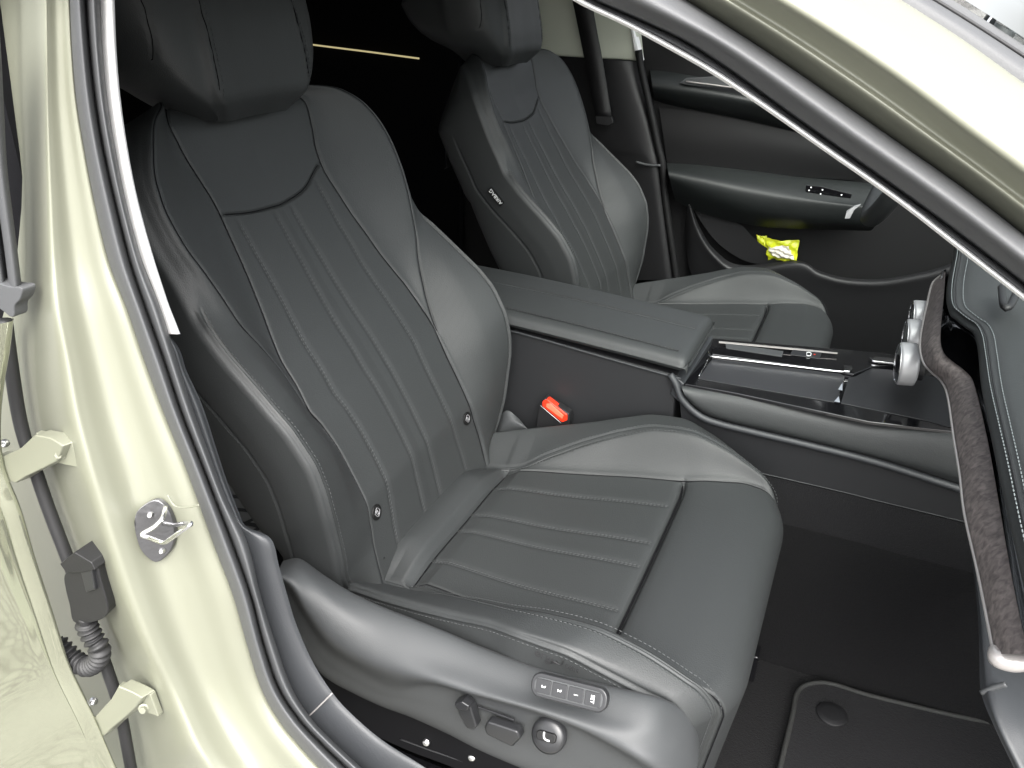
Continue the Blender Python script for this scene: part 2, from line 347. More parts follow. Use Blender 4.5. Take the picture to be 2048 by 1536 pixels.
loft('a_pillar',[A(aOl,YA+.014,-4,4),A(aOl,YA+.004,2,-2),A(mixc(aOl,aPt,.25),YA-.006),A(mixc(aOl,aPt,.45),YA-.014),A(mixc(aOl,aPt,.65),YA-.012),A(mixc(aOl,aPt,.95),YA-.022),A(mixc(aPt,aGl,.10),YA-.030),A(mixc(aPt,aGl,.5),YA-.022),A(mixc(aPt,aGl,.9),YA+.002),A(aGl,YA+.014)],M['paint'],body,sub=6,nrow=70)
loft('windscreen_trim',[A(aGl,YA+.012,-3,3),A(mixc(aGl,aDl,.5),YA+.014),A(aDl,YA+.022),A(aDl,YA+.026,16,-11)],M['rubber'],body,sub=3,nrow=40)
tube('windscreen_edge',A(aDl,YA+.021),.0009,M['rubber_dark'],body,n=40)
# windscreen pane
wsA=[np.array(p)+np.array([0,.004,.004]) for p in A(aDl,YA+.021,11,-7)]
ex=(wsA[-1]-wsA[0]);ex/=np.linalg.norm(ex)
wsA=[wsA[0]-ex*.25]+wsA+[wsA[-1]+ex*.55]
wsB=[p+np.array([.05,.72,.03]) for p in wsA];wsC=[p+np.array([0,1.45,0]) for p in wsA]
mg=bpy.data.materials.new('glass');mg.use_nodes=True;n=mg.node_tree;n.nodes.clear()
o_=n.nodes.new('ShaderNodeOutputMaterial');tr=n.nodes.new('ShaderNodeBsdfTransparent');gl=n.nodes.new('ShaderNodeBsdfGlossy');fr=n.nodes.new('ShaderNodeFresnel');mxs=n.nodes.new('ShaderNodeMixShader')
gl.inputs['Roughness'].default_value=.03;tr.inputs['Color'].default_value=(.66,.70,.68,1);fr.inputs['IOR'].default_value=1.9
n.links.new(fr.outputs[0],mxs.inputs[0]);n.links.new(tr.outputs[0],mxs.inputs[1]);n.links.new(gl.outputs[0],mxs.inputs[2]);n.links.new(mxs.outputs[0],o_.inputs[0])
M['glass']=mg
loft('windscreen',[wsA,wsB,wsC],M['glass'],body,sub=8,nrow=80)
# hinges ------------------------------------------------------------
def hex_bolt(parent,c,axis,r,h,mat,name='bolt'):
    axis=np.asarray(axis,float);axis/=np.linalg.norm(axis);u=np.cross(axis,[0,0,1.]);u/=np.linalg.norm(u);w=np.cross(axis,u)
    c=np.asarray(c,float)
    wash=[(c+axis*hh+rr*(math.cos(a)*u+math.sin(a)*w)) for hh,rr in ((0,r*1.45),(h*.3,r*1.45),(h*.38,r*1.05)) for a in np.linspace(0,2*math.pi,24,endpoint=False)]
    V=list(wash);hx=[(c+axis*hh+rr*(math.cos(a)*u+math.sin(a)*w)) for hh,rr in ((h*.38,r),(h*.9,r),(h,r*.85)) for a in np.linspace(0,2*math.pi,6,endpoint=False)]
    V+=hx;Fc=[tuple(f) for f in gridfaces(3,24,True)]+[tuple(72+np.array(f)) for f in gridfaces(3,6,True)]+[tuple(range(84,90))]+[tuple(range(48,72))]
    return mesh(name,V,Fc,mat,parent,smooth=False)
def hinge(plate,arm,boltp,label=None):
    Yh=lambda p:Yb(p[1])-.045
    PL=[U(p,'y',Yh(p)) for p in plate]
    h=prism('hinge',[U(p,'y',Yh(p)-.006) for p in arm],(0.004,.012,0),M['paint'],body,bevel=.0012)
    prism('hinge_plate',PL,(0,.006,0),M['paint'],h,bevel=.001)
    b=hex_bolt(h,U(boltp,'y',Yh(boltp)-.001),(.55,-.8,.25),.0032,.006,M['paint'])
    return h
hinge([(70,866),(143,884),(158,936),(116,927),(84,914)],[(68,870),(100,876),(126,892),(114,922),(88,936),(52,953),(32,966),(6,962),(-20,950),(-16,912),(6,912),(41,896)],(121,907))
hinge([(236,1371),(301,1390),(317,1434),(270,1418),(250,1408)],[(236,1373),(262,1384),(284,1396),(270,1416),(246,1438),(224,1456),(209,1471),(196,1480),(170,1470),(176,1440),(190,1433),(222,1398)],(288,1415))
def ring_screw(p,Y,r,parent,name='screw'):
    c=U(p,'y',Y);ax=np.array([.45,-.85,.25]);ax/=np.linalg.norm(ax);u=np.cross(ax,[0,0,1.]);u/=np.linalg.norm(u);w=np.cross(ax,u)
    prof=[(0,1.3),(.0012,1.3),(.0018,1.0),(.0035,.95),(.004,.8),(.0038,.55),(.0015,.45),(.0015,.01)]
    V=[c+ax*h+r*q*(math.cos(a)*u+math.sin(a)*w) for h,q in prof for a in np.linspace(0,2*math.pi,20,endpoint=False)]
    return mesh(name,V,gridfaces(len(prof),20,True),M['steel'],parent)
ring_screw((188,1401),Yb(1400)-.040,.0030,body);ring_screw((11,886),Yb(886)-.040,.0028,body)
# striker -------------------------------------------------------------
def YS(p):
    a,r_=fA(p[1]),fR(p[1]);t=(a-p[0])/(a-r_)
    return Yb(p[1])+float(np.interp(t,[0,.16,.36,.6,.86,1],[.0,-.008,-.012,-.022,-.042,-.050]))-.003
st=[(308,1000),(330,1012),(343,1035),(349,1060),(345,1092),(332,1112),(314,1125),(296,1117),(280,1098),(271,1070),(268,1045),(276,1020)]
sp=prism('striker',cr([U(p,'y',YS(p)) for p in st],40,True),(0,.004,0),M['striker'],body,bevel=.0008)
loopp=[((331,1014),-.004),((325,1036),-.011),((308,1054),-.013),((283,1069),-.012),((300,1076),-.016),((326,1085),-.022),((340,1078),-.026),((362,1063),-.030),((382,1048),-.030),((372,1046),-.024),((350,1050),-.014),((328,1047),-.006)]
tube('striker_loop',[U(p,'y',YS(p)+d) for p,d in loopp],.0018,M['chrome'],sp,n=90,seg=12)
ring_screw((302,1028),YS((302,1028))-.0005,.0022,sp);ring_screw((325,1100),YS((325,1100))-.0005,.0020,sp)
# pressed crease lines in the painted jamb
tube('jamb_bead',[U(p,'y',Yb(p[1])-.020) for p in [(335,990),(350,1012),(375,1015),(398,1010)]],.0007,M['paint'],body,n=30)
# ------------------------------------------------------------------ rear door, standing open at the left edge
cH=[(27,560),(27,647),(20,700),(10,760),(3,820),(2,880),(8,930),(20,965),(44,1025),(70,1115),(105,1223),(140,1331),(188,1433),(232,1536),(262,1600)]
rd=thing('rear_door','open rear door in the same green paint with grey window seal, mirroring the paving','car door',(-.5,-.42,.2))
ysh=np.array([640,700,760,820,880,930,965,1025,1115,1223,1331,1433,1536,1600.])
Eh=[U((float(at_y(cH,y)),y),'y',Yb(y)-.052) for y in ysh]
dd=np.array([-.36,-.93,0.])
def sk(s,bul): return [p+dd*s+np.array([.93,-.36,0])*(bul*(1-((p[2]-.72)/.36)**2))+np.array([0,0,0]) for p in Eh]
loft('outer_skin',[[p+np.array([-.006,.004,0]) for p in Eh],Eh,sk(.004,.002),sk(.010,.001),sk(.013,-.001),sk(.017,.001),sk(.05,.006),sk(.20,.02),sk(.7,.05)],M['paint_gloss'],rd,sub=6,nrow=80)
fl=lambda c,Y,d=0:[U(p,'y',Y+d) for p in c]
r0=[(-2,60),(3,137),(8,240),(15,350),(34,500),(43,575)];r1=[(-18,60),(-12,137),(-7,240),(0,350),(20,500),(29,575)];r2=[(-28,60),(-22,137),(-17,240),(-11,350),(9,500),(18,572)];r3=[(-44,60),(-38,137),(-33,240),(-26,350),(-6,500),(4,570)]
loft('window_seal',[fl(r0,-.385,.01),fl(r0,-.385),fl(r1,-.392),fl(r2,-.386),fl(r2,-.380,.004),fl(r3,-.39),fl([(x-30,y) for x,y in r3],-.385)],M['rubber'],rd,sub=5,nrow=50)
prism('seal_corner',cr(fl([(-20,566),(20,573),(43,577),(40,598),(29,612),(28,632),(20,634),(10,626),(-20,600)],-.392),50,True),(0,.012,0),M['rubber'],rd,bevel=.001)
# ------------------------------------------------------------------ wiring boot between pillar and rear door
wb=thing('wiring_boot','black corrugated rubber wiring boot with square plug between pillar and rear door','wiring boot',U((170,1240),'y',-.42))
YW=-.412
prism('plug',cr(fl([(128,1150),(150,1138),(178,1132),(192,1128),(204,1170),(216,1214),(212,1232),(190,1244),(148,1246),(138,1210),(130,1178)],YW),44,True),(-.004,.022,0),M['plastic_dark'],wb,bevel=.0015)
prism('plug_cap',fl([(119,1128),(148,1105),(182,1125),(190,1140),(166,1146),(132,1146)],YW-.004),(0,.020,0),M['plastic_dark'],wb,bevel=.001)
prism('plug_rib',fl([(160,1140),(182,1134),(190,1180),(172,1186)],YW-.003),(0,.006,0),M['switch'],wb,bevel=.001)
bp_=[(170,1236),(174,1252),(186,1276),(199,1298),(196,1320),(176,1333),(152,1322),(132,1304),(112,1284)]
P=cr(fl(bp_,YW+.004),260)
rr=np.array([.0082+.0014*math.sin(i/260*2*math.pi*20) for i in range(260)]);rr[:14]=.0055
tube('corrugated_boot',P,rr,M['rubber_dark'],wb,seg=20,raw=True)
# ================================================================== CABIN FLOOR
fl_=mesh('cabin_floor',[(-.9,-.33,.06),(.9,-.33,.06),(.9,.265,.06),(-.9,.265,.06),(.9,.286,.30),(-.9,.286,.30)],[(0,1,2,3),(3,2,4,5)],M['carpet'],smooth=False);tag(fl_,kind='structure')
fl2=mesh('footwell_carpet',[(-.9,.44,.30),(.9,.44,.30),(.9,.56,.06),(-.9,.56,.06),(.9,1.14,.06),(-.9,1.14,.06)],[(0,1,2,3),(3,2,4,5)],M['carpet'],smooth=False);tag(fl2,kind='structure')
mf=thing('floor_mat','dark carpet floor mat with grey bound edge and round fastener in the near footwell','floor mat',U((1700,1450),'z',.068))
mpx=[(1548,1600),(1560,1536),(1585,1430),(1592,1392),(1605,1374),(1632,1366),(1668,1369),(1735,1390),(1850,1418),(1930,1436),(1985,1446),(2120,1470)]
edge=cr([U(p,'z',.070) for p in mpx],120)
poly=list(edge)+[U((2300,1900),'z',.070),U((1480,1900),'z',.070)]
prism('mat_pile',[p-np.array([0,0,.0]) for p in poly],(0,0,-.007),M['carpet_mat'],mf)
tube('bound_edge',edge,.0035,M['binding'],mf,raw=True)
def disc(name,c,n,r,h,mat,parent,seg=40,dome=.0,bev=.15):
    n=np.asarray(n,float);n/=np.linalg.norm(n);u=np.cross(n,[.3,.2,1.]);u/=np.linalg.norm(u);w=np.cross(n,u)
    prof=[(0,1),(h*(1-bev),1),(h,1-bev*h/r),(h+dome*.6,.5),(h+dome,.001)]
    V=[c+n*hh+r*q*(math.cos(a)*u+math.sin(a)*w) for hh,q in prof for a in np.linspace(0,2*math.pi,seg,endpoint=False)]
    o=mesh(name,V,gridfaces(len(prof),seg,True),mat,parent);return o
disc('fastener',U((1664,1430),'z',.071),(0,0,1),.021,.003,M['plastic_dark'],mf,dome=.001)
cmb=disc('crumb',U((1666,1235),'z',.062),(.1,0,1),.0016,.001,M['white'],None,seg=7,dome=.0006);tag(cmb,'tiny pale crumb lying on the dark footwell carpet','crumb')
# ================================================================== SEATS
YC=.02; TH=math.radians(29); OS=np.array([-.50,YC,.37])
BV=np.array([-math.sin(TH),0,math.cos(TH)]); BW=np.array([math.cos(TH),0,math.sin(TH)]); BY=np.array([0,1.,0])
vD=[-.06,0,.03,.06,.12,.16,.18,.21,.24,.27,.30,.33,.36,.39,.425,.45,.48,.51,.54,.565]
D_y=[.143,.141,.136,.133,.133,.137,.141,.138,.136,.129,.121,.115,.109,.105,.101,.104,.112,.116,.090,.06]
D_w=[.040,.057,.066,.074,.076,.075,.073,.071,.067,.064,.062,.061,.059,.058,.057,.058,.063,.068,.050,.0]
vC=[-.06,0,.06,.12,.16,.18,.21,.24,.27,.30,.33,.36,.39,.42,.45,.48,.51,.54,.565]
C_y=[.150,.148,.139,.139,.141,.144,.149,.157,.168,.182,.190,.198,.205,.207,.202,.187,.160,.103,.07]
C_w=[.042,.060,.077,.079,.076,.074,.076,.079,.082,.087,.092,.096,.098,.100,.102,.103,.096,.060,.0]
vB=[-.06,-.03,0,.03,.06,.09,.12,.15,.18,.21,.24,.27,.30,.33,.36,.40,.43,.46,.49,.52,.54,.565]
B_y=[.150,.180,.203,.212,.219,.226,.229,.231,.233,.234,.232,.230,.226,.219,.217,.221,.220,.214,.196,.164,.122,.08]
B_w=[.020,.035,.058,.081,.099,.116,.128,.134,.133,.126,.115,.103,.092,.083,.083,.086,.088,.088,.084,.066,.036,-.02]
def bsec(v):
    v=np.asarray(v,float);f=lambda a,b:pchip(a,b,v)
    Dy,Dw,Cy,Cw,By,Bw=f(vD,D_y),f(vD,D_w),f(vC,C_y),f(vC,C_w),f(vB,B_y),f(vB,B_w)
    z=np.zeros_like(v)
    ys=[z,Dy*.5,Dy,Cy,(Cy+By)/2+.002,By,By+.008,By+.007,By+.001,By-.02,z]
    bul=(.003+.007*np.clip((.34-v)/.08,0,1))*np.clip((Bw-Cw)/.05,0,1)
    ws=[Dw-.006,Dw-.004,Dw,Cw,(Cw+Bw)/2+bul,Bw,Bw-.010,Bw-.036,Bw-.075,np.minimum(Bw-.11,-.02),np.minimum(Bw*0-.045,-.045)]
    return np.stack(ys,-1),np.stack(ws,-1)
def beval(v,s):
    """v array (N), s array (N) in control-index units 0..10 -> points (half +y)"""
    ys,ws=bsec(v); N=len(v);out=np.zeros((N,3))
    k=np.clip(s.astype(int),0,ys.shape[1]-2);t=s-k
    def ip(a):
        n=a.shape[1];d=np.diff(a,axis=1);m=np.zeros_like(a)
        p=d[:,:-1]*d[:,1:];m[:,1:-1]=np.where(p>0,2*p/(d[:,:-1]+d[:,1:]+1e-12),0)
        m[:,0]=0;m[:,-1]=d[:,-1]
        r=np.arange(N);y0=a[r,k];y1=a[r,k+1];m0=m[r,k];m1=m[r,k+1]
        return (2*t**3-3*t**2+1)*y0+(t**3-2*t**2+t)*m0+(-2*t**3+3*t**2)*y1+(t**3-t**2)*m1
    y=ip(ys);w=ip(ws)
    return y,w
def bpoint(v,s,side):
    y,w=beval(v,s);v=v-np.clip((v-.44)/.1,0,1.2)*np.clip(.055-w,0,.16)*.9;return OS+BV*v[:,None]+BW*w[:,None]+BY*(side*y)[:,None]
segs=[(0,1,36),(1,2,36),(2,3,22),(3,4,26),(4,5,26),(5,6,10),(6,7,20),(7,8,22),(8,9,10),(9,10,8)]
scol=np.concatenate([np.linspace(a,b,n,endpoint=False) for a,b,n in segs]+[[10.]])
full=np.r_[-scol[::-1],scol[1:]]
NVB=400; vrow=np.linspace(-.055,.56,NVB)
VV,SS=np.meshgrid(vrow,full,indexing='ij')
PB=bpoint(VV.ravel(),np.abs(SS).ravel(),np.where(SS.ravel()<0,-1.,1.)).reshape(NVB,len(full),3)
def grid_normals(G):
    du=np.gradient(G,axis=0);dv=np.gradient(G,axis=1);n=np.cross(dv,du);n/=np.linalg.norm(n,axis=2)[...,None]+1e-12;return n
NB=grid_normals(PB)
if (NB[200,len(full)//2].dot(BW))<0: NB=-NB
def displace(G,Nn,curves,exact=True):
    """curves: (points, sigma, depth). press a groove (or raise a bead when depth<0) along each"""
    D=np.zeros(G.shape[:2]);flat=G.reshape(-1,3)
    for pts,sig,dep in curves:
        kd=kdtree.KDTree(len(pts))
        for i,p in enumerate(pts): kd.insert(Vector(p),i)
        kd.balance();mn=pts.min(0)-sig*4;mx=pts.max(0)+sig*4
        idx=np.where(((flat>mn)&(flat<mx)).all(1))[0];out=D.reshape(-1)
        if not len(idx): continue
        fnd=[kd.find(Vector(flat[i])) for i in idx];ds=np.array([f_[2] for f_ in fnd]);ii=np.array([f_[1] for f_ in fnd])/len(pts)
        out[idx]+=dep*np.exp(-(ds/sig)**2)*np.clip(np.minimum(ii,1-ii)/.05+.15,0,1)
    return G-Nn*D[...,None]
def bline(vf,sf,n=700,a=0,b=1):
    t=np.linspace(a,b,n);v=vf(t);s=sf(t);side=np.where(s<0,-1.,1.);P=bpoint(v,np.abs(s),side)
    e=1e-3;P1=bpoint(v+e,np.abs(s),side);P2=bpoint(v,np.abs(s)+e,side)
    N_=np.cross(P1-P,P2-P)*side[:,None];N_/=np.linalg.norm(N_,axis=1)[:,None]+1e-12
    if (N_[n//2].dot(BW))<0:N_=-N_
    return P,N_
lin=lambda a,b:(lambda t:a+(b-a)*t)
bc=[];bst=[];seam_l=[]
yokev=lambda u:.403+np.where(np.asarray(u)<0,.010,.034)*np.abs(u)**2.1          # u = -1..1 across the insert
for sd_ in (-1,1):
    q=bline(lin(-.05,.553),lambda t:0*t+2*sd_);bc.append((q[0],.0017,.0026));seam_l.append(q[0])             # D : insert edge
    q=bline(lin(.165,.553),lambda t:0*t+3*sd_);bc.append((q[0],.0016,.0020));seam_l.append(q[0])             # C
    q=bline(lin(-.045,.33),lambda t:0*t+5*sd_);bc.append((q[0],.0016,-.0016));           # B piping bead
    for o_ in (-.0036,.0036):
        bc.append((offset_line(q[0],q[1],o_),.0012,.0022))
    bst.append((offset_line(q[0],q[1],-sd_*.0065),q[1]))
    q=bline(lin(-.045,.42),lambda t:0*t+7.9*sd_);bc.append((q[0],.0016,.002));bst.append((offset_line(q[0],q[1],.004),q[1]))
    q=bline(lin(.0,.16),lambda t:0*t+2*sd_);bst.append((offset_line(q[0],q[1],sd_*.004),q[1]))
q=bline(lambda t:yokev(2*t-1),lambda t:2*(2*t-1)+1e-6);bc.append((q[0],.0016,.0032));seam_l.append(q[0]-q[1]*.0008)
for f_ in (-.8,-.22,.22,.8):
    fu=lambda t:f_*(1 if abs(f_)<.5 else pchip([0,.3,.6,1],[.80,.76,.78,1.0],t))
    q=bline(lambda t:-.05+(yokev(f_)+.05-.003)*t,lambda t:0*t+2*fu(t));bc.append((q[0],.0042,.0014))
    for o_ in (-.0016,.0016): bst.append((offset_line(q[0],q[1],o_)-q[1]*.0014,q[1]))
PBd=displace(PB,NB,bc)
# split panels
Fa=gridfaces(NVB,len(full));fr_=Fa[:,0]//len(full);fc_=Fa[:,0]%len(full)
sm=np.abs((full[fc_]+full[np.minimum(fc_+1,len(full)-1)])/2);vm=(vrow[fr_]+vrow[np.minimum(fr_+1,NVB-1)])/2
um=(full[fc_]/2)
def submesh(name,G,Fc,mask,mat,parent):
    f=Fc[mask];ids=np.unique(f);mp=np.full(G.shape[0]*G.shape[1],-1);mp[ids]=np.arange(len(ids))
    return mesh(name,G.reshape(-1,3)[ids],mp[f][:,::-1],mat,parent)
seat=thing('leather_seat','dark grey leather passenger seat nearest the open door, with seat controls on its side','car seat',(-.35,YC,.12),group='front seats')
isy=(sm<2)&(vm>yokev(np.clip(um,-1,1)));isi=(sm<2)&~isy;isw=(sm>=2)&(sm<3);iss=(sm>=3)&(sm<5)&(vm<.33)
back=submesh('backrest',PBd,Fa,~(isy|isi|iss),M['leather'],seat)
submesh('yoke_panel',PBd,Fa,isy,M['leather'],back);submesh('ribbed_panel',PBd,Fa,isi,M['leather_perf'],back)
ctr=full[fc_]
submesh('bolster_panel',PBd,Fa,iss&(ctr<0),M['leather_perf'],back);submesh('bolster_panel',PBd,Fa,iss&(ctr>=0),M['leather_perf'],back)
stitches('stitching',bst,M['thread'],back)
for l_ in seam_l: tube('seam',l_[::6]-BW*.0016,.0007,M['dark_void'],back,raw=True,seg=6)
# heater emblems on the backrest
def emblem(v,s):
    P_,N_=bline(lambda t:0*t+v,lambda t:0*t+s,n=3);c=P_[1]+N_[1]*.0004;nn=N_[1]
    d=disc('child_seat_mark',c,nn,.0095,.0016,M['tag_black'],back)
    rt=np.cross(BV,nn);rt/=np.linalg.norm(rt);up=np.cross(nn,rt);k=c+nn*.0018
    def ln(pts,r=.00045): tube('symbol',[k+rt*a*.001+up*b*.001 for a,b in pts],r,M['symbol'],d,seg=6,n=len(pts)*6)
    ln([(-5.4,0),(0,5.6),(5.4,0),(0,-5.6),(-5.4,0)],.0003)
    ln([(-1.8,3),(-2,0),(-.6,-2.4),(3,-2.4)],.00042);ln([(.6,2.2),(.4,0),(2.6,-.8)],.0004)
emblem(.036,-1.66);emblem(.043,1.64)
# slots for the child seat anchors in the bite line
for a,b in (((738,1150),(764,1114)),((914,936),(944,912))):
    pa,pb=U(a,'z',.368),U(b,'z',.376)
    s_=tube('anchor_slot',[pa,(pa+pb)/2+np.array([.001,0,0]),pb],.0042,M['tag_black'],seat,n=20,seg=12)
    tube('slot_rim',[pa+np.array([.003,-.003,.0032]),pa*.7+pb*.3+np.array([.003,-.001,.0045])],.0006,M['chrome'],s_,n=8)
# ------------------------------------------------------------------ headrest
hv=[.500,.512,.53,.555,.60,.64,.67,.695,.705];
def hsec(v):
    f=lambda a:float(pchip(hv,a,[v])[0])
    fy=f([.050,.070,.078,.078,.074,.072,.070,.06,.05]);fw=f([.085,.112,.122,.132,.146,.154,.150,.12,.08])
    sy=f([.07,.105,.125,.138,.146,.148,.140,.11,.07]);sw=f([.05,.055,.060,.066,.078,.084,.080,.06,.04])
    bw=f([.03,.005,-.015,-.025,-.03,-.03,-.02,.0,.02])
    return [(0,fw-.004),(fy*.6,fw-.002),(fy,fw),(fy+.010,fw-.007),(sy-.014,(fw+sw)/2+.012),(sy,sw),(sy-.006,sw-.03),(sy-.04,bw),(0,bw-.004)]
nh=110;hrows=[]
for v in np.linspace(.500,.705,nh):
    c=hsec(v);l=[(-y,w) for y,w in c[::-1]]+c[1:]
    hrows.append(cr(l,220))
HG=np.array([[OS+BV*(v_+max(0,r[:,1].max()-w)*.62*(1-(v_-.5)/.205))+BW*w+BY*y for y,w in r] for v_,r in zip(np.linspace(.500,.705,nh),hrows)])
HN=grid_normals(HG)
if HN[60,110].dot(BW)<0:HN=-HN
def hline(v0,v1,ys,n=300):
    P_=[];Nn=[]
    for t in np.linspace(0,1,n):
        v=v0+(v1-v0)*t;i=int(round((v-.5)/.205*(nh-1)));y=ys(t)
        row=(HG[i]-OS)@BY;mid=len(row)//2;half=np.arange(mid,len(row)) if y>0 else np.arange(0,mid)
        fr=(HG[i]-OS)@BW;cand=half[fr[half]>.03]
        j=cand[np.argmin(np.abs(row[cand]-y))];P_.append(HG[i,j]);Nn.append(HN[i,j])
    return np.array(P_),np.array(Nn)
def smo(a,k=15):
    p=np.pad(a,((k,k),(0,0)),mode='edge');c=np.cumsum(np.vstack([np.zeros(3),p]),0);return (c[2*k+1:]-c[:-2*k-1])/(2*k+1)
hc=[];hst=[]
for sd_ in (-1,1):
    P_,N_=hline(.515,.69,lambda t:sd_*(.078-.006*t));P_=smo(P_);N_=smo(N_);hc.append((P_,.0018,.002));hst.append((offset_line(P_,N_,.004),N_))
    P_,N_=hline(.54,.69,lambda t:sd_*(.128+.004*t));P_=smo(P_);hc.append((P_,.0018,.0016))
HGd=displace(HG,HN,hc)
hseam=[c_[0] for c_ in hc]
hr=mesh('headrest',HGd.reshape(-1,3),gridfaces(nh,220),M['leather'],seat)
for l_ in hseam: tube('seam',l_[::4]-BW*.0012,.0006,M['dark_void'],hr,raw=True,seg=6)
for h_ in hst: stitches('stitching',[h_],M['thread'],hr)
for sd_ in (-1,1):
    tube('headrest_post',[OS+BV*.44+BW*.03+BY*.06*sd_,OS+BV*.60+BW*.03+BY*.06*sd_],.007,M['chrome'],seat,n=4)
# ------------------------------------------------------------------ cushion
xc=[-.56,-.50,-.47,-.44,-.42,-.405,-.38,-.30,-.20,-.155,-.12,-.08,-.05,-.02]
c_z=[.315,.345,.367,.375,.371,.358,.364,.370,.383,.388,.394,.396,.392,.385]
xi=[-.56,-.45,-.405,-.35,-.25,-.155,-.10,-.05,-.02]
i_y=[.130,.130,.133,.142,.158,.168,.178,.189,.190]
xp=[-.56,-.45,-.40,-.35,-.30,-.25,-.20,-.15,-.10,-.05,-.02]
p_y=[.138,.142,.145,.164,.183,.198,.206,.207,.205,.201,.198]
p_z=[.335,.352,.360,.386,.411,.430,.444,.448,.438,.416,.398]
xo=[-.56,-.50,-.45,-.40,-.35,-.30,-.25,-.20,-.15,-.10,-.05,-.02]
o_y=[.175,.185,.195,.207,.217,.226,.234,.243,.245,.240,.228,.215]
o_z=[.340,.365,.383,.396,.409,.423,.436,.444,.445,.432,.408,.392]
NT=170;NFr=36;NDn=34
tops=np.linspace(-.56,-.045,330)
cs=[(0,1,44),(1,2,44),(2,3,26),(3,4,26),(4,5,8),(5,6,20),(6,7,14)]
ccol=np.concatenate([np.linspace(a,b,n,endpoint=False) for a,b,n in cs]+[[7.]])
cfull=np.r_[-ccol[::-1],ccol[1:]]
def csec(x):
    f=lambda a,b:pchip(a,b,x);cz=f(xc,c_z);iy=f(xi,i_y);py=f(xp,p_y);pz=f(xp,p_z);oy=f(xo,o_y);oz=f(xo,o_z);z=np.zeros_like(x)
    iz=cz+np.interp(x,[-.5,-.435,-.405,-.385,-.3],[-.012,-.018,-.004,.003,.006])
    return (np.stack([z,iy*.55,iy,py,oy-.006,oy,oy+.000,oy-.004],-1),np.stack([cz,cz+.001,iz,pz,np.maximum(pz,oz)*.6+oz*.4+.001,oz-.004,oz-.035,oz-.11],-1))
def interp_rows(a,s,k):
    d=np.diff(a,axis=1);m=np.zeros_like(a);p=d[:,:-1]*d[:,1:];m[:,1:-1]=np.where(p>0,2*p/(d[:,:-1]+d[:,1:]+1e-12),0);m[:,-1]=d[:,-1]
    t=s-k;r=np.arange(a.shape[0]);y0=a[r,k];y1=a[r,k+1];m0=m[r,k];m1=m[r,k+1]
    return (2*t**3-3*t**2+1)*y0+(t**3-2*t**2+t)*m0+(-2*t**3+3*t**2)*y1+(t**3-t**2)*m1
def cpoint(p,s,side):
    """p: profile parameter: x for the top, beyond -.045 the front roll and face (metres of run)"""
    p=np.asarray(p,float);x=np.minimum(p,-.045);over=np.clip(p+.045,0,None)
    R=.026;arc=np.clip(over,0,R*math.pi/2);an=arc/R;down=np.clip(over-R*math.pi/2,0,None)
    ys,zs=csec(x+.0*p);k=np.clip(s.astype(int),0,6);y=interp_rows(ys,s,k);z=interp_rows(zs,s,k)
    y0_,z0_=csec(x-.012);sl_=(z-interp_rows(z0_,s,k))/.012;z=z+np.clip(sl_,-1,.2)*R*np.sin(an)*.9
    fx=x+R*np.sin(an)-down*.12;drop=R*(1-np.cos(an))+down
    fx=fx-.055*np.clip((y-.13)/.11,0,1)**2.2*np.clip((p+.30)/.25,0,1)
    y=y-.02*np.clip(over/.15,0,1)
    return np.stack([fx,YC+side*y,z-drop*(1.0)],-1)
prow=np.r_[tops,np.linspace(-.045,-.045+.026*math.pi/2,NFr)[1:],-.045+.026*math.pi/2+np.linspace(0,.16,NDn*2)[1:]]
PP,SC=np.meshgrid(prow,cfull,indexing='ij')
GC=cpoint(PP.ravel(),np.abs(SC).ravel(),np.where(SC.ravel()<0,-1.,1.)).reshape(len(prow),len(cfull),3)
NC=grid_normals(GC)
if NC[200,len(cfull)//2][2]<0:NC=-NC
def cline(pf,sf,n=600):
    t=np.linspace(0,1,n);p=pf(t);s=sf(t);side=np.where(s<0,-1.,1.);P=cpoint(p,np.abs(s),side)
    e=1e-3;P1=cpoint(p+e,np.abs(s),side);P2=cpoint(p,np.abs(s)+e,side)
    N_=np.cross(P1-P,P2-P)*side[:,None];N_/=np.linalg.norm(N_,axis=1)[:,None]+1e-12
    if N_[n//2][2]<0:N_=-N_
    return P,N_
cc=[];cst=[];cseam=[]
XF=-.155;XR=-.405
frontcurve=lambda s:XF-.004*(np.abs(s)/2)**2
for sd_ in (-1,1):
    q=cline(lin(XR,.10),lambda t:0*t+2*sd_);cc.append((q[0],.0018,.0030));cseam.append(q[0])
    q=cline(lin(-.44,.14),lambda t:0*t+3*sd_);cc.append((q[0],.0018,.0014))
    for o_ in (-.0035,.0035):cc.append((offset_line(q[0],q[1],o_),.0013,.0022))
    for o_ in (-.0068,.0068):cst.append((offset_line(q[0],q[1],o_),q[1]))
    q=cline(lin(-.52,.14),lambda t:0*t+5*sd_);cc.append((q[0],.0018,-.0016));cc.append((offset_line(q[0],q[1],sd_*.0038),.0014,.003))
    cst.append((offset_line(q[0],q[1],-sd_*.0055),q[1]))
    q=cline(lambda t:0*t+XR-.0,lambda t:sd_*(2+t));cc.append((q[0],.0016,.0014))
    q=cline(lin(XF,.06),lambda t:sd_*(2.9+.0*t));
q=cline(lambda t:0*t+XR,lambda t:2*(2*t-1)+1e-6);cc.append((q[0],.0020,.0040));cseam.append(q[0]-np.array([0,0,.001]))
q=cline(lambda t:0*t+XF,lambda t:2.0*(2*t-1)+1e-6);cc.append((q[0],.0026,.012));cseam.append(q[0]-np.array([0,0,.0065]));cseam.append(q[0]-np.array([.0008,0,.0050]));cc.append((q[0],.009,.0032))  # dark tubes sunk in the groove stand in for shade in the gap
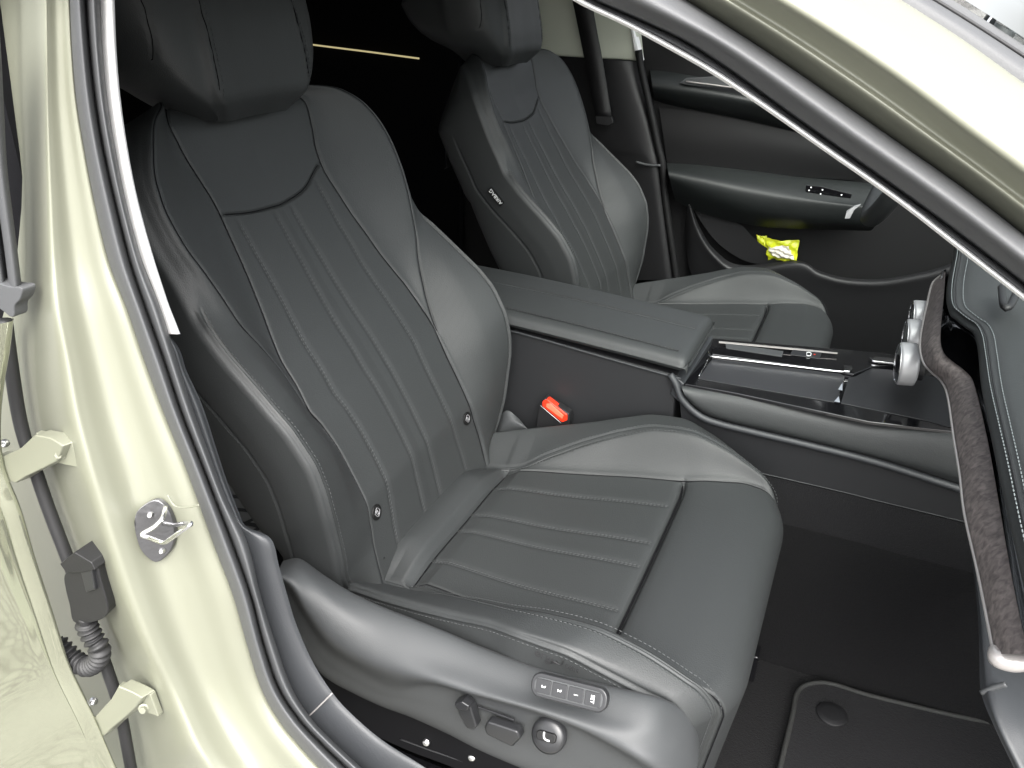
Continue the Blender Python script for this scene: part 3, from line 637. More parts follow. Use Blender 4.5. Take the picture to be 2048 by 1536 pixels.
for f_ in (-.6,-.2,.2,.6):
    q=cline(lin(XR,XF-.006),lambda t:0*t+2*f_);cc.append((q[0],.0045,.0016))
    for o_ in (-.0016,.0016): cst.append((offset_line(q[0],q[1],o_)-q[1]*.0014,q[1]))
GCd=displace(GC,NC,cc)
Fb=gridfaces(len(prow),len(cfull));fr_=Fb[:,0]//len(cfull);fc_=Fb[:,0]%len(cfull)
sm=np.abs((cfull[fc_]+cfull[np.minimum(fc_+1,len(cfull)-1)])/2);pm=(prow[fr_]+prow[np.minimum(fr_+1,len(prow)-1)])/2
ith=(sm<2)&(pm>XF);iin=(sm<2)&(pm>XR)&(pm<=XF);ipf=(sm>=2)&(sm<3)&(pm>XR)&~ith
cush=submesh('seat_cushion',GCd,Fb,~(ith|iin|ipf),M['leather'],seat)
submesh('thigh_support',GCd,Fb,ith,M['leather'],cush);submesh('ribbed_panel',GCd,Fb,iin,M['leather_perf_seat'],cush)
ctr=cfull[fc_]
submesh('bolster_panel',GCd,Fb,ipf&(ctr<0),M['leather_perf_seat'],cush);submesh('bolster_panel',GCd,Fb,ipf&(ctr>=0),M['leather_perf_seat'],cush)
stitches('stitching',cst,M['thread'],cush)
for l_ in cseam: tube('seam',l_[::6]-np.array([0,0,.0019]),.0007,M['dark_void'],cush,raw=True,seg=6)
# seat base and rails
box('seat_base',(-.42,YC-.17,.16),(-.12,YC+.17,.30),M['plastic_dark'],seat)
for sd_ in (-1,1):
    box('seat_rail',(-.62,YC+sd_*.19-.014,.075),(-.02,YC+sd_*.19+.014,.125),M['gloss'],seat,.003)
# ------------------------------------------------------------------ outer plastic side with the seat controls (near side)
def TR(c,Y,dY=0): return [U(p,'y',Y+dY+.045*max(0,(p[0]-1255)/150)**2) for p in c]
T0=[(566,1122),(600,1119),(645,1150),(700,1186),(760,1215),(824,1240),(894,1268),(964,1297),(1069,1335),(1208,1372),(1300,1394),(1350,1413),(1386,1440),(1398,1480)]
T1=[(560,1135),(592,1140),(632,1172),(690,1225),(745,1262),(820,1296),(890,1325),(964,1352),(1069,1388),(1200,1428),(1290,1456),(1345,1484),(1378,1510),(1392,1540)]
T2=[(556,1150),(586,1175),(618,1225),(668,1283),(735,1322),(800,1345),(870,1362),(940,1384),(1069,1420),(1166,1456),(1240,1492),(1290,1520),(1330,1545),(1360,1570)]
T2b=[(556,1158),(582,1190),(610,1240),(655,1300),(725,1345),(790,1374),(862,1372),(935,1392),(1060,1428),(1150,1462),(1220,1500),(1270,1532),(1310,1560),(1340,1585)]
T3=[(554,1170),(576,1230),(606,1300),(650,1352),(705,1384),(760,1410),(824,1433),(894,1464),(964,1499),(1051,1536),(1110,1560),(1180,1590),(1250,1615),(1300,1630)]
st_=loft('side_trim',[TR(T0,-.222,.018),TR(T0,-.226),TR(T1,-.252),TR(T2,-.268),TR(T2b,-.254),TR([((a[0]+b[0])/2,(a[1]+b[1])/2) for a,b in zip(T2b,T3)],-.250),TR(T3,-.246),TR(T3,-.225)],M['plastic_side'],seat,sub=8,nrow=160)
# black sheet put in for the dark gap under the trim, and fixings
loft('dark_gap_sheet',[TR(T3,-.236),TR([(552,1200),(566,1262),(590,1330),(640,1395),(700,1440),(760,1475),(824,1504),(894,1530),(964,1560),(1051,1590),(1110,1610),(1180,1640),(1250,1660),(1300,1680)],-.205)],M['dark_void'],seat,nrow=60)
rc=tube('rail_edge',TR([(800,1478),(860,1500),(930,1524),(1000,1550)],-.214),.0010,M['switch'],seat,n=30)
for p in ((854,1483),(945,1513)): disc('rail_bolt',U(p,'y',-.222),(.1,-.9,.45),.0042,.004,M['steel'],seat,seg=24,dome=.001)
for p,l in (((730,1410),8),((916,1490),5),((980,1526),14)):
    a=U(p,'y',-.222);b=U((p[0]+l,p[1]+l*.45),'y',-.222);tube('clip',[a,b],.0012,M['satin'],seat,n=6)
# vents moulded in the rear of the trim
for p in [(598,1192),(606,1198),(612,1209),(618,1216),(622,1228)]:
    a=U(p,'y',-.2575);tube('trim_mark',[a,a+np.array([.0012,0,-.0008])],.0003,M['plastic'],st_,n=4,seg=6)
# frame on the ridge for plates and switches
def frame3(pc,px_,py_,Y):
    """frame on the trim: centre pixel, pixel towards the front, pixel towards the top"""
    c=U(pc,'y',Y);r=U(px_,'y',Y)-c;r/=np.linalg.norm(r)
    up=np.array([0,.55,.84]);up-=r*up.dot(r);up/=np.linalg.norm(up);return c,r,up,np.cross(r,up)
def rrect(c,r,u,w,h,rad,n=8):
    P_=[]
    for sx,sy,a0 in ((1,1,0),(-1,1,90),(-1,-1,180),(1,-1,270)):
        for a in np.linspace(a0,a0+90,n): P_.append(c+r*(sx*(w/2-rad)+rad*math.cos(math.radians(a)))+u*(sy*(h/2-rad)+rad*math.sin(math.radians(a))))
    return P_
c,r,u,nn=frame3((1140,1383),(1210,1401),None,-.262)
if nn[1]>0: nn=-nn
mw=np.linalg.norm(U((1215,1403),'y',-.262)-U((1064,1364),'y',-.262));mh=mw*.30
mem=prism('memory_panel',rrect(c-nn*.004,r,u,mw,mh,mh*.42),nn*.009,M['switch'],seat,bevel=.0015)
prism('panel_rim',rrect(c+nn*.0052,r,u,mw*.90,mh*.68,mh*.28),nn*.0006,M['plastic_side'],mem,bevel=.0004)
bw_=mw*.86/4
for i,s in enumerate(('3','2','1','SET')):
    bc_=c+r*((i-1.5)*bw_)+nn*.0056
    k=prism('memory_button',rrect(bc_,r,u,bw_*.90,mh*.56,.001),nn*.0012,M['switch'],mem,bevel=.0004)
    text_obj('legend',s,.0052 if s!='SET' else .0046,M['white'],k,bc_+nn*.0014,-u*(1),r)
# three seat adjusters in the recess
def lever(corners,Y0,thick,mat,bevel=.002):
    return prism('adjuster',[U(p,'y',Y0) for p in corners],(0,-thick,thick*.25),mat,seat,bevel=bevel)
lever([(919,1392),(938,1386),(952,1400),(964,1440),(958,1447),(944,1444),(930,1420)],-.256,.012,M['switch'])
lever([(917,1398),(932,1392),(948,1402),(944,1412),(922,1408)],-.262,.010,M['switch'],.0015)
lever([(958,1410),(1030,1436),(1030,1440),(958,1414)],-.255,.003,M['switch'],.0006)
lever([(985,1428),(1046,1448),(1052,1462),(1034,1480),(982,1454),(979,1440)],-.256,.013,M['switch'],.003)
c,r,u,nn=frame3((1101,1468),(1150,1482),None,-.259)
if nn[1]>0: nn=-nn
kn=disc('lumbar_knob',c,nn*np.array([1,1,.9]),.0165,.009,M['switch'],seat,dome=.001,bev=.35)
prism('knob_grip',rrect(c+nn*.0085,r,u,.019,.0085,.003),nn*.004,M['tag_black'],kn,bevel=.001)
kk=c+nn*.0130
tube('symbol',[kk+r*a+u*b for a,b in ((-.0022,.0040),(-.0016,-.0005),(.0004,-.0022),(.0040,-.0026))],.0008,M['white'],kn,seg=8,n=20)
# embossed lettering on the leather side
sideN=np.array([-.0,-1,.15]);lc=U((1072,1305),'y',-.2235)
rt=U((1104,1318),'y',-.2235)-lc
text_obj('embossed_word','ergo',.013,M['print_dark'],cush,U((1093,1313),'y',-.2250),rt,(0,.25,1),extrude=.0001)
text_obj('embossed_word','seat',.0085,M['print_dark'],cush,U((1144,1336),'y',-.2285),rt,(0,.25,1),extrude=.0001)
tube('embossed_line',[U(p,'y',-.2265) for p in [(1103,1327),(1107,1323),(1118,1329),(1125,1328),(1126,1320)]],.0005,M['print_dark'],cush,n=24,seg=6)
# ------------------------------------------------------------------ driver seat: copy of the near one
def kids(o): return [c for c in bpy.data.objects if c.parent==o]
def copy_tree(o,parent=None,skip=()):
    c=o.copy();COL.objects.link(c)
    if parent is not None:
        c.parent=parent;c.matrix_parent_inverse=o.matrix_parent_inverse.copy()
    for ch in kids(o):
        if not any(ch.name.startswith(s) for s in skip): copy_tree(ch,c,skip)
    return c
dr=copy_tree(seat,None,skip=('child_seat_mark','anchor_slot','side_trim','memory_panel','adjuster','lumbar_knob','dark_gap_sheet','rail_edge','rail_bolt','clip','embossed'))
dr.location=(seat.location[0],seat.location[1]+.75,seat.location[2])
dr['label']='dark grey leather driver seat beyond the centre console, airbag tag on its side'
dback=[k for k in kids(dr) if k.name.startswith('backrest')][0]
ta=OS+BV*.283+BW*.054+BY*(-.2375);tb=OS+BV*.311+BW*.046+BY*(-.2375);tr_=(tb-ta)/np.linalg.norm(tb-ta);tn=np.array([0,-1.,0]);tu=np.cross(tn,tr_)
ap=prism('airbag_tag',rrect((ta+tb)/2,tr_,tu,.036,.011,.002),tn*.001,M['tag_black'],dback)
text_obj('tag_word','AIRBAG',.0092,M['white'],ap,(ta+tb)/2+tn*.0014,tr_,tu)
# ================================================================== CENTRE CONSOLE
con=thing('center_console','charcoal centre console between the two seats with padded armrest and gloss black tray frame','console',(-.1,.375,.1))
zt=lambda x:np.interp(x,[-.9,-.45,-.19],[.565,.553,.534]);zb=lambda x:np.interp(x,[-.9,-.45,-.19],[.540,.532,.512])
xsn=[-.9,-.7,-.5,-.3,-.205,-.1925,-.1885,-.187]
def arow(y,dz,ins,base=None):
    o=[]
    for i,x in enumerate(xsn):
        q=[0,0,0,0,0,.002,.007,.013][i]
        z=(zb(x)+dz) if base else (zt(x)-dz)
        yc_=.362;yy=y+(yc_-y)*min(1,q*1.5)*1.0 if abs(y-yc_)>.05 else y
        o.append((x-0*q,yy,z-(0 if base else q)+(q if base else 0)))
    return o
arm=loft('armrest',[arow(.30,.0,0,1),arow(.276,.0,0,1),arow(.268,.006,0,1),arow(.268,.012,0),arow(.275,.003,0),arow(.295,-.001,0),arow(.36,-.003,0),arow(.43,-.001,0),arow(.448,.003,0),arow(.455,.012,0),arow(.453,.0,0,1),arow(.43,.0,0,1)],M['leather'],con,sub=6,nrow=120)
prism('armrest_front',[(-.1885,.285,zb(-.19)+.004),(-.1885,.440,zb(-.19)+.004),(-.1885,.444,zt(-.19)-.016),(-.1885,.36,zt(-.19)-.013),(-.1885,.281,zt(-.19)-.015)],(.0025,0,0),M['leather'],arm,bevel=.0012)
def nline(pts): P_=cr(pts,400);return P_,np.tile([0,-.3,1.],(400,1))
s1=nline([(x,.285,zt(x)+.0022) for x in (-.9,-.6,-.4,-.205)]);s2=nline([(x,.372,zt(x)+.0036) for x in (-.9,-.6,-.4,-.20)]);s3=nline([(x,.382,zt(x)+.0036) for x in (-.9,-.6,-.4,-.20)])
tube('seam',s2[0]+np.array([0,.005,-.0012]),.0011,M['plastic_dark'],arm,raw=True,seg=6);tube('seam',s1[0]+np.array([0,.003,-.0009]),.0009,M['plastic_dark'],arm,raw=True,seg=6)
stitches('stitching',[s1,s2],M['thread'],arm)
# rear body under the pad
prism('rear_body',[(-.9,.277,.02),(-.20,.277,.02),(-.20,.277,.503),(-.45,.277,.524),(-.9,.277,.535)],(0,.17,0),M['plastic_low'],con,bevel=.003)
tube('rear_lip',[(-.9,.2755,.536),(-.6,.2755,.528),(-.45,.2755,.5235),(-.3,.2755,.5095),(-.195,.2755,.500)],.0018,M['plastic'],con,n=60)
prism('hinge_block',[U((1350,752),'y',.275),U((1368,768),'y',.272),U((1428,672),'y',.44),U((1400,672),'y',.44)],(-.004,0,-.03),M['plastic'],con,bevel=.002)
# sides in front of the pad
K0=[(1365,770),(1398,775),(1450,783),(1520,795),(1593,812),(1739,843),(1898,861),(1990,880)]
K0b=[(1364,776),(1398,790),(1450,803),(1520,818),(1593,834),(1739,866),(1898,892),(1990,912)]
K1=[(1369,790),(1402,815),(1450,834),(1519,850),(1593,868),(1739,904),(1905,945),(1990,968)]
K2=[(1368,794),(1399,821),(1433,837),(1519,859),(1621,883),(1758,917),(1912,965),(1990,990)]
K3=[(1360,802),(1390,835),(1430,853),(1519,875),(1621,899),(1758,935),(1912,985),(1990,1010)]
K4=[(1370,912),(1430,925),(1480,937),(1560,955),(1690,985),(1749,1000),(1934,1045),(2000,1062)]
K5=[(1380,1060),(1450,1068),(1510,1075),(1571,1087),(1645,1101),(1802,1164),(1941,1202),(2010,1225)]
L_=lambda c,y,dy=0:[U((p[0],p[1]+dy),'y',y) for p in c]
loft('knee_pad',[L_(K0,.290),L_(K0,.275),L_(K0b,.264),L_(K1,.262),L_(K2,.272)],M['leather'],con,sub=6,nrow=80)
tube('rail',[U((1340,748),'y',.272),U((1352,768),'y',.270)]+[U(((a[0]+b[0])/2,(a[1]+b[1])/2),'y',.268) for a,b in zip(K2,K3)],.0050,M['plastic'],con,n=100,seg=14)
loft('side_panel',[L_(K3,.270,-6),L_(K3,.272,4),L_(K4,.278)],M['plastic_low'],con,sub=4,nrow=60)
tube('panel_joint',L_(K4,.2775),.0006,M['plastic_side'],con,n=60,seg=6)
loft('lower_panel',[L_(K4,.279,2),L_(K5,.290)],M['carpet_mat'],con,nrow=40)
# top face plane through the gloss frame
Nn0=U((1369,767),'y',.272);Nn1=U((1898,861),'y',.272);Ff0=U((1426,676),'y',.478)
pn=np.cross(Nn1-Nn0,Ff0-Nn0);pn/=np.linalg.norm(pn)
if pn[2]<0:pn=-pn
def OP(p,off=0.):
    d=ray(p);q=Nn0+pn*off;t=pn.dot(q-CC)/pn.dot(d);return CC+d*t
def topp(name,px,off,th,mat,bevel=.0006,parent=con): return prism(name,[OP(p,off) for p in px],-pn*th,mat,parent,bevel=bevel)
fr_o=topp('tray_frame',[(1369,767),(1426,677),(1560,688),(1795,708),(1960,726),(1990,880),(1898,861),(1739,843),(1593,812),(1476,787)],0,.005,M['gloss'],.001)
topp('tray_lid',[(1396,757),(1424,718),(1680,747),(1690,752),(1674,800),(1668,804)],.0012,.001,M['switch'],.0006,fr_o)
topp('tray_front',[(1682,806),(1697,756),(1712,752),(1742,736),(1800,741),(1905,760),(1930,850),(1896,853),(1860,842)],.0012,.001,M['switch'],.0006,fr_o)
topp('gloss_bridge',[(1424,708),(1428,694),(1640,718),(1690,728),(1735,712),(1800,716),(1800,728),(1745,733),(1708,748),(1680,742)],.004,.004,M['gloss'],.0012,fr_o)
topp('slot_cover',[(1451,686),(1567,702),(1564,713),(1452,696)],.0048,.001,M['plastic_side'],.0005,fr_o)
sb=topp('parking_switch',[(1588,694),(1644,702),(1640,717),(1580,709)],.0048,.001,M['switch'],.0005,fr_o)
tube('symbol',[OP(p,.006) for p in [(1614,705),(1621,705),(1621,711),(1614,711)]],.0006,M['white'],sb,closed=True,n=20,seg=6)
disc('symbol_lamp',OP((1629,709),.005),pn,.0014,.0006,M['red'],sb,seg=12)
tube('chrome_line',[OP(p,.006) for p in [(1416,702),(1419,709),(1424,713),(1500,722),(1600,734),(1680,743),(1696,742),(1703,737)]],.0013,M['chrome'],fr_o,n=80)
tube('chrome_end',[OP(p,.003) for p in [(1398,752),(1418,715)]],.0008,M['chrome'],fr_o,n=10)
topp('chrome_corner',[(1688,730),(1704,731),(1706,737),(1700,742),(1688,741)],.0085,.003,M['chrome'],.0006,fr_o)
topp('chrome_bar',[(1738,714),(1746,717),(1750,713),(1798,717),(1797,727),(1752,722),(1744,720)],.0085,.003,M['chrome'],.0006,fr_o)
topp('far_line',[(1438,682),(1600,697),(1675,705),(1675,707),(1600,700),(1438,685)],.0052,.001,M['satin'],.0002,fr_o)
def facet(px,h0,h1):
    a,b,c_=[OP(p,.002) for p in px];t=(a+b+c_)/3+pn*h1
    mesh('divider_facet',[a,b,c_,t],[(0,1,3),(1,2,3),(2,0,3),(0,2,1)],M['chrome'],fr_o,smooth=False)
facet([(1690,752),(1676,779),(1685,781)],0,.004);facet([(1681,785),(1668,803),(1680,805)],0,.004)
facet([(1688,757),(1684,781),(1690,770)],0,.002)
# seat belt buckle beside the console
bk=thing('belt_buckle','black seat belt buckle with bright red press button between near seat and console','seat belt buckle',U((1110,822),'y',.262))
bp4=[(1085,802),(1094,799),(1134,830),(1134,841),(1124,845),(1084,812)]
red=prism('press_button',[U(p,'y',.250) for p in bp4],(0,.012,0),M['red'],bk,bevel=.001)
prism('button_inset',[U(p,'y',.2492) for p in [(1092,808),(1100,807),(1127,831),(1124,838),(1092,814)]],(0,.003,0),M['red_light'],red,bevel=.0006)
prism('casing',[U(p,'y',.252) for p in [(1078,808),(1088,796),(1138,828),(1140,842),(1132,870),(1100,900),(1070,860)]],(0,.016,0),M['plastic_dark'],bk,bevel=.002)
tube('buckle_rim',[U(p,'y',.2498) for p in [(1081,811),(1122,846)]],.0005,M['satin'],bk,n=8)
# belt anchor cover seen behind the seat joint
bc_=loft('recliner_cover',[[U(p,'y',.245) for p in [(985,862),(1010,822),(1035,835),(1055,858)]],[U(p,'y',.235) for p in [(990,880),(1012,850),(1040,850),(1060,862)]],[U(p,'y',.24) for p in [(995,900),(1020,885),(1045,870),(1062,868)]]],M['plastic_side'],seat,sub=5,nrow=20)
# ================================================================== DASHBOARD
da=thing('dashboard','charcoal leather dashboard with brown textile band, pale edge line and twin light stitching','dashboard',(.25,.2,.5))
D0=[(1881,551),(1864,568),(1854,609),(1845,650),(1840,690),(1847,725),(1864,745),(1881,760),(1895,790),(1908,876),(1920,950),(1929,1025),(1955,1140),(1976,1244),(1985,1290),(1990,1308)]
D1=[(1891,544),(1888,590),(1883,640),(1881,680),(1888,706),(1904,722),(1925,738),(1943,756),(1953,785),(1963,825),(1976,885),(1987,944),(2001,1025),(2021,1140),(2042,1244),(2058,1308)]
Dm=[((a[0]+b[0])/2,(a[1]+b[1])/2) for a,b in zip(D0,D1)]
Z_=lambda c,z,dx=0:[U((p[0]+dx,p[1]),'z',z) for p in c]
loft('textile_band',[Z_(D0,.603,2),Z_(D0,.608,6),Z_(Dm,.622),Z_(D1,.630,-3),Z_(D1,.632)],M['textile'],da,sub=4,nrow=120)
tube('edge_line',Z_(D0,.602),.0015,M['satin'],da,n=160,seg=8)
loft('band_underside',[Z_(D0,.600,-1),Z_(D0,.596,6),Z_(D0,.585,40)],M['plastic_dark'],da,sub=3,nrow=80)
tube('band_end',[U(p,'z',.606) for p in [(1987,1296),(1994,1315),(2012,1322),(2040,1322),(2075,1316)]],[.003,.006,.007,.007,.006],M['satin'],da,n=40)
# recess between band and pad, with side vents
E0=[(1902,470),(1908,500),(1896,560),(1893,600),(1900,628),(1908,637),(1930,655),(1946,667),(1954,690),(1958,720),(1963,773),(1980,860),(1997,944),(2018,1040),(2048,1174),(2085,1330)]
E1=[(1914,470),(1919,500),(1909,560),(1907,595),(1911,614),(1920,624),(1938,638),(1956,650),(1968,672),(1974,705),(1984,773),(2001,850),(2018,925),(2040,1030),(2070,1160),(2110,1320)]
E2=[(x+11,y-1) for x,y in E1]
E3=[(x+46,y-14) for x,y in E1]
E4=[(x+140,y-40) for x,y in E1]
E5=[(x+330,y-80) for x,y in E1]
loft('recess',[Z_(D1,.630,-1),Z_(D1,.610,12),Z_(E0,.615,6),Z_(E0,.650,1)],M['gloss'],da,sub=3,nrow=100)
pad=loft('pad',[Z_(E0,.642,8),Z_(E0,.650,0),Z_(E0,.660,2),Z_(E1,.668,-2),Z_(E1,.6705),Z_(E2,.6725),Z_(E3,.680),Z_(E4,.688),Z_(E5,.690)],M['leather'],da,sub=6,nrow=160)
def zline(c,z,lift=.0004):
    P_=cr(Z_(c,z),1200);return P_+np.array([0,0,lift]),np.tile([-.5,0,.85],(1200,1))
stitches('stitching',[zline([(x-4,y) for x,y in E1],.6695,.0012),zline([(x+8,y) for x,y in E2],.6740,.0006)],M['thread_light'],pad,length=.0042,gap=.0018,r=.0006)
tube('seam',zline([(x+5,y) for x,y in E1],.6712,-.0002)[0],.0012,M['plastic_dark'],pad,raw=True,seg=6)
# lower end and knee panel below the band
loft('glovebox_panel',[[U(p,'y',y) for p,y in (((1931,1045),.10),((1948,1150),-.02),((1957,1250),-.12),((1959,1314),-.17),((1962,1384),-.205),((1987,1450),-.23),((2028,1536),-.25),((2060,1600),-.26))],
 [U(p,'y',y) for p,y in (((1945,1045),.10),((1962,1150),-.02),((1975,1250),-.12),((1982,1314),-.17),((1990,1375),-.205),((2010,1450),-.232),((2050,1536),-.252),((2085,1600),-.262))],
 [U(p,'y',y) for p,y in (((2010,1045),.16),((2040,1150),.04),((2060,1250),-.07),((2070,1314),-.13),((2080,1366),-.17),((2100,1450),-.21),((2130,1536),-.23),((2170,1600),-.24))],
 [U(p,'y',y) for p,y in (((2210,1045),.2),((2240,1150),.1),((2260,1250),.0),((2270,1314),-.05),((2280,1350),-.09),((2300,1450),-.12),((2330,1536),-.14),((2370,1600),-.15))]],M['plastic'],da,sub=6,nrow=80)
tube('panel_step',[U(p,'y',-.207) for p in [(1963,1386),(1985,1376),(2012,1368)]],.0022,M['plastic_side'],da,n=14)
tube('sensor_tab',[U(p,'z',.70) for p in [(2003,575),(2008,612),(2020,612),(2034,584)]],.004,M['plastic_dark'],da,n=20)
# silver rotary dials under the centre screen
dcs=[((1812,728),.555),((1826,676),.56),((1838,634),.565)]
for i,((px_,py_),z) in enumerate(dcs):
    c=U((px_,py_),'z',z);ax=np.array([-.985,-.12,-.06]);ax/=np.linalg.norm(ax)
    kb=thing('dial',['knurled silver dial nearest the passenger of the three under the dashboard band','knurled silver dial in the middle of the three under the dashboard band','knurled silver dial farthest from the passenger of the three under the dashboard band'][i],'dial',c-ax*.012,group='silver dials under the dashboard')
    R_=[.028,.026,.024][i]
    u=np.cross(ax,[0,1.,0]);u/=np.linalg.norm(u);w=np.cross(ax,u);V=[];ns=120
    prof=[(-.013,.80),(-.011,.97),(-.009,1),(.007,1),(.009,.97),(.010,.9)]
    for h,q in prof:
        for k in range(ns):
            a=2*math.pi*k/ns;rr_=R_*q*(1+(.008 if k%2 else -.008)*(abs(h)<.0095));V.append(c+ax*h+rr_*(math.cos(a)*u+math.sin(a)*w))
    mesh('knurled_ring',V,gridfaces(len(prof),ns,True),M['silver'],kb)
    disc('dial_face',c+ax*.0085,ax,R_*.90,.002,M['gloss'],kb);disc('dial_base',c-ax*.020,ax,R_*.72,.010,M['plastic_dark'],kb)
    P_=[c+ax*.0103+R_*.90*(math.cos(a)*u+math.sin(a)*w) for a in np.linspace(0,2*math.pi,40,endpoint=False)]
    tube('dial_rim',P_,.0008,M['chrome'],kb,closed=True,n=80,seg=8)
tube('band_button',[U((1876,628),'z',.625),U((1882,634),'z',.622)],.0085,M['chrome'],da,n=8,seg=16)
prism('band_tip',[U(p,'z',.625) for p in [(1884,541),(1893,537),(1893,556),(1882,553)]],(0,0,-.01),M['chrome'],da,bevel=.001)
# dash body closing off the light behind
box('dash_core',(.42,-.24,.10),(.60,1.12,.66),M['plastic_dark'],da)
box('dash_under',(.20,.30,.15),(.55,.46,.58),M['plastic_dark'],da)
# ================================================================== STEERING WHEEL
sw=thing('steering_wheel','black leather steering wheel with silver spoke, beyond the dashboard end by the far door','steering wheel',(.10,.77,.66))
swc=np.array([.070,.77,.815]);sax=np.array([-.93,0,.37]);su=np.array([0,1.,0]);sv=np.cross(sax,su)
rim=[swc+.185*(math.cos(a)*su+math.sin(a)*sv) for a in np.linspace(0,2*math.pi,60,endpoint=False)]
tube('rim',rim,.0155,M['leather'],sw,closed=True,n=160,seg=18)
disc('hub',swc-sax*.02,sax,.085,.045,M['leather'],sw,dome=.012,bev=.4)
for a in (0,math.pi,-math.pi/2):
    d_=math.cos(a)*su+math.sin(a)*sv;tube('spoke',[swc+d_*.06-sax*.005,swc+d_*.178],[.022,.013],M['plastic_dark'],sw,n=12)
    tube('spoke_accent',[swc+d_*.085+sax*.018,swc+d_*.165+sax*.012],.004,M['chrome'],sw,n=8)
prism('spoke_accent',[U(p,'y',.735) for p in [(1689,438),(1693,423),(1710,412),(1722,409),(1708,421),(1700,437)]],(0,.008,0),M['silver'],sw,bevel=.001)
# ================================================================== FAR DOOR AND PILLAR
fd=thing('driver_door','closed far front door, dark padded panel with armrest, window switches and storage bin','car door',(-.1,1.15,.1))
FD=1.16
def Fq(c,y,dy=0): return [U((p[0],p[1]+dy),'y',y) for p in c]
prism('door_card',[(-1.0,FD+.03,.0),(.6,FD+.03,.0),(.6,FD+.03,.86),(-1.0,FD+.03,.96)],(0,.05,0),M['door_dark'],fd,bevel=.004)
# upper ledge under the window
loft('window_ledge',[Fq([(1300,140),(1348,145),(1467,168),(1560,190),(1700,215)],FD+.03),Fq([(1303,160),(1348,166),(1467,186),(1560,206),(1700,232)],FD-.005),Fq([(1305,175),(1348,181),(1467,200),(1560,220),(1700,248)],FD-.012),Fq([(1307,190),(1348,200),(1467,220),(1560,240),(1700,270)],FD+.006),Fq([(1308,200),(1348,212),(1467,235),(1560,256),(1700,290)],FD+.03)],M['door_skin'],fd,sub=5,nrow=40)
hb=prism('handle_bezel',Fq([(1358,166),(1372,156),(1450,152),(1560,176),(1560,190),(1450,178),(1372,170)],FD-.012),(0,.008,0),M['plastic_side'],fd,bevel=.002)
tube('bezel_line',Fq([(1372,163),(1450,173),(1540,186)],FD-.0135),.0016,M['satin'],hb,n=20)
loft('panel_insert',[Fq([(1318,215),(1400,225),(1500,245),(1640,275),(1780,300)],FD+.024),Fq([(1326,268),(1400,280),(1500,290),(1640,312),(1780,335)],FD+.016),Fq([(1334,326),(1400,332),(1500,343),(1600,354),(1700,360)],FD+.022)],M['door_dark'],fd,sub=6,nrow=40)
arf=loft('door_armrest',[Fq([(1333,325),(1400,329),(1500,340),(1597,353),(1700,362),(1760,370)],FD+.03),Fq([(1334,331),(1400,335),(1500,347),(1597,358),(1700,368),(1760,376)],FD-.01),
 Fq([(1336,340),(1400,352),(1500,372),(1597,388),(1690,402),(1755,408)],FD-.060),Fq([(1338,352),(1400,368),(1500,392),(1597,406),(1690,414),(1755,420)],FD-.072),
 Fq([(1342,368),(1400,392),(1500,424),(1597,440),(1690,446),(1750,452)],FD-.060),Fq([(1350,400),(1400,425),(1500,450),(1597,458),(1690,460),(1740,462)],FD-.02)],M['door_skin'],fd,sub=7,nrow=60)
swp=prism('window_switches',Fq([(1612,370),(1640,372),(1704,388),(1700,400),(1655,398),(1612,388)],FD-.052),(0,.004,-.012),M['gloss'],arf,bevel=.001)
for x,y in ((1618,381),(1622,375),(1641,388),(1645,380),(1683,390),(1681,398)): disc('switch_mark',U((x,y),'y',FD-.0535),(0,-1,.8),.0016,.0008,M['white'],swp,seg=8)
# storage bin
loft('bin_front',[Fq([(1380,400),(1400,455),(1430,500),(1480,530),(1594,521),(1638,541),(1690,555),(1758,558),(1826,548),(1881,534),(1960,505)],FD-.012),
 Fq([(1378,405),(1396,462),(1428,512),(1480,545),(1594,531),(1638,551),(1690,565),(1758,568),(1826,558),(1881,545),(1960,516)],FD-.030),
 Fq([(1374,420),(1390,485),(1425,535),(1480,570),(1594,580),(1638,590),(1690,600),(1758,605),(1826,598),(1881,585),(1960,560)],FD-.022),
 Fq([(1370,460),(1380,540),(1420,620),(1480,680),(1594,720),(1638,740),(1690,750),(1758,760),(1826,750),(1881,740),(1960,720)],FD-.0)],M['door_bin'],fd,sub=5,nrow=90)
loft('bin_end',[Fq([(1486,452),(1500,468),(1522,488),(1555,508),(1594,521)],FD-.010),Fq([(1380,400),(1400,440),(1440,490),(1500,525),(1580,528)],FD-.006)],M['door_bin'],fd,nrow=30)
tube('door_edge_seal',Fq([(1277,100),(1283,140),(1300,215),(1316,290),(1325,330),(1330,390),(1338,450),(1348,520),(1356,580),(1362,640)],FD-.03),.008,M['door_dark'],fd,n=60)
# bag in the bin
pb=thing('plastic_bag','crumpled yellow plastic bag with white print stuffed in the far door bin','plastic bag',U((1560,515),'y',FD))
def crumple(px,y,amp,seed,name,mat,parent,dn=26):
    rs=np.random.RandomState(seed);base=[U(p,'y',y) for p in px];A_=np.array(base)
    G=np.zeros((dn,dn,3));a,b,c_,d_=A_
    for i,s in enumerate(np.linspace(0,1,dn)):
        for j,t in enumerate(np.linspace(0,1,dn)):
            p=(a*(1-s)+b*s)*(1-t)+(d_*(1-s)+c_*s)*t
            n_=amp*(math.sin(s*7+t*5+seed)+.7*math.sin(t*13-s*9+seed*2)+.5*math.sin(s*21+t*17))
            G[i,j]=p+np.array([.3*n_,n_-amp*2*math.sin(math.pi*s)*math.sin(math.pi*t),.5*n_])
    return mod_solid(mesh(name,G.reshape(-1,3),gridfaces(dn,dn),mat,parent),.0006)
M['bag']=mat_new('bag_yellow',(.55,.60,.02),.3,spec=.6);M['bag_white']=mat_new('bag_white',(.62,.58,.5),.35)
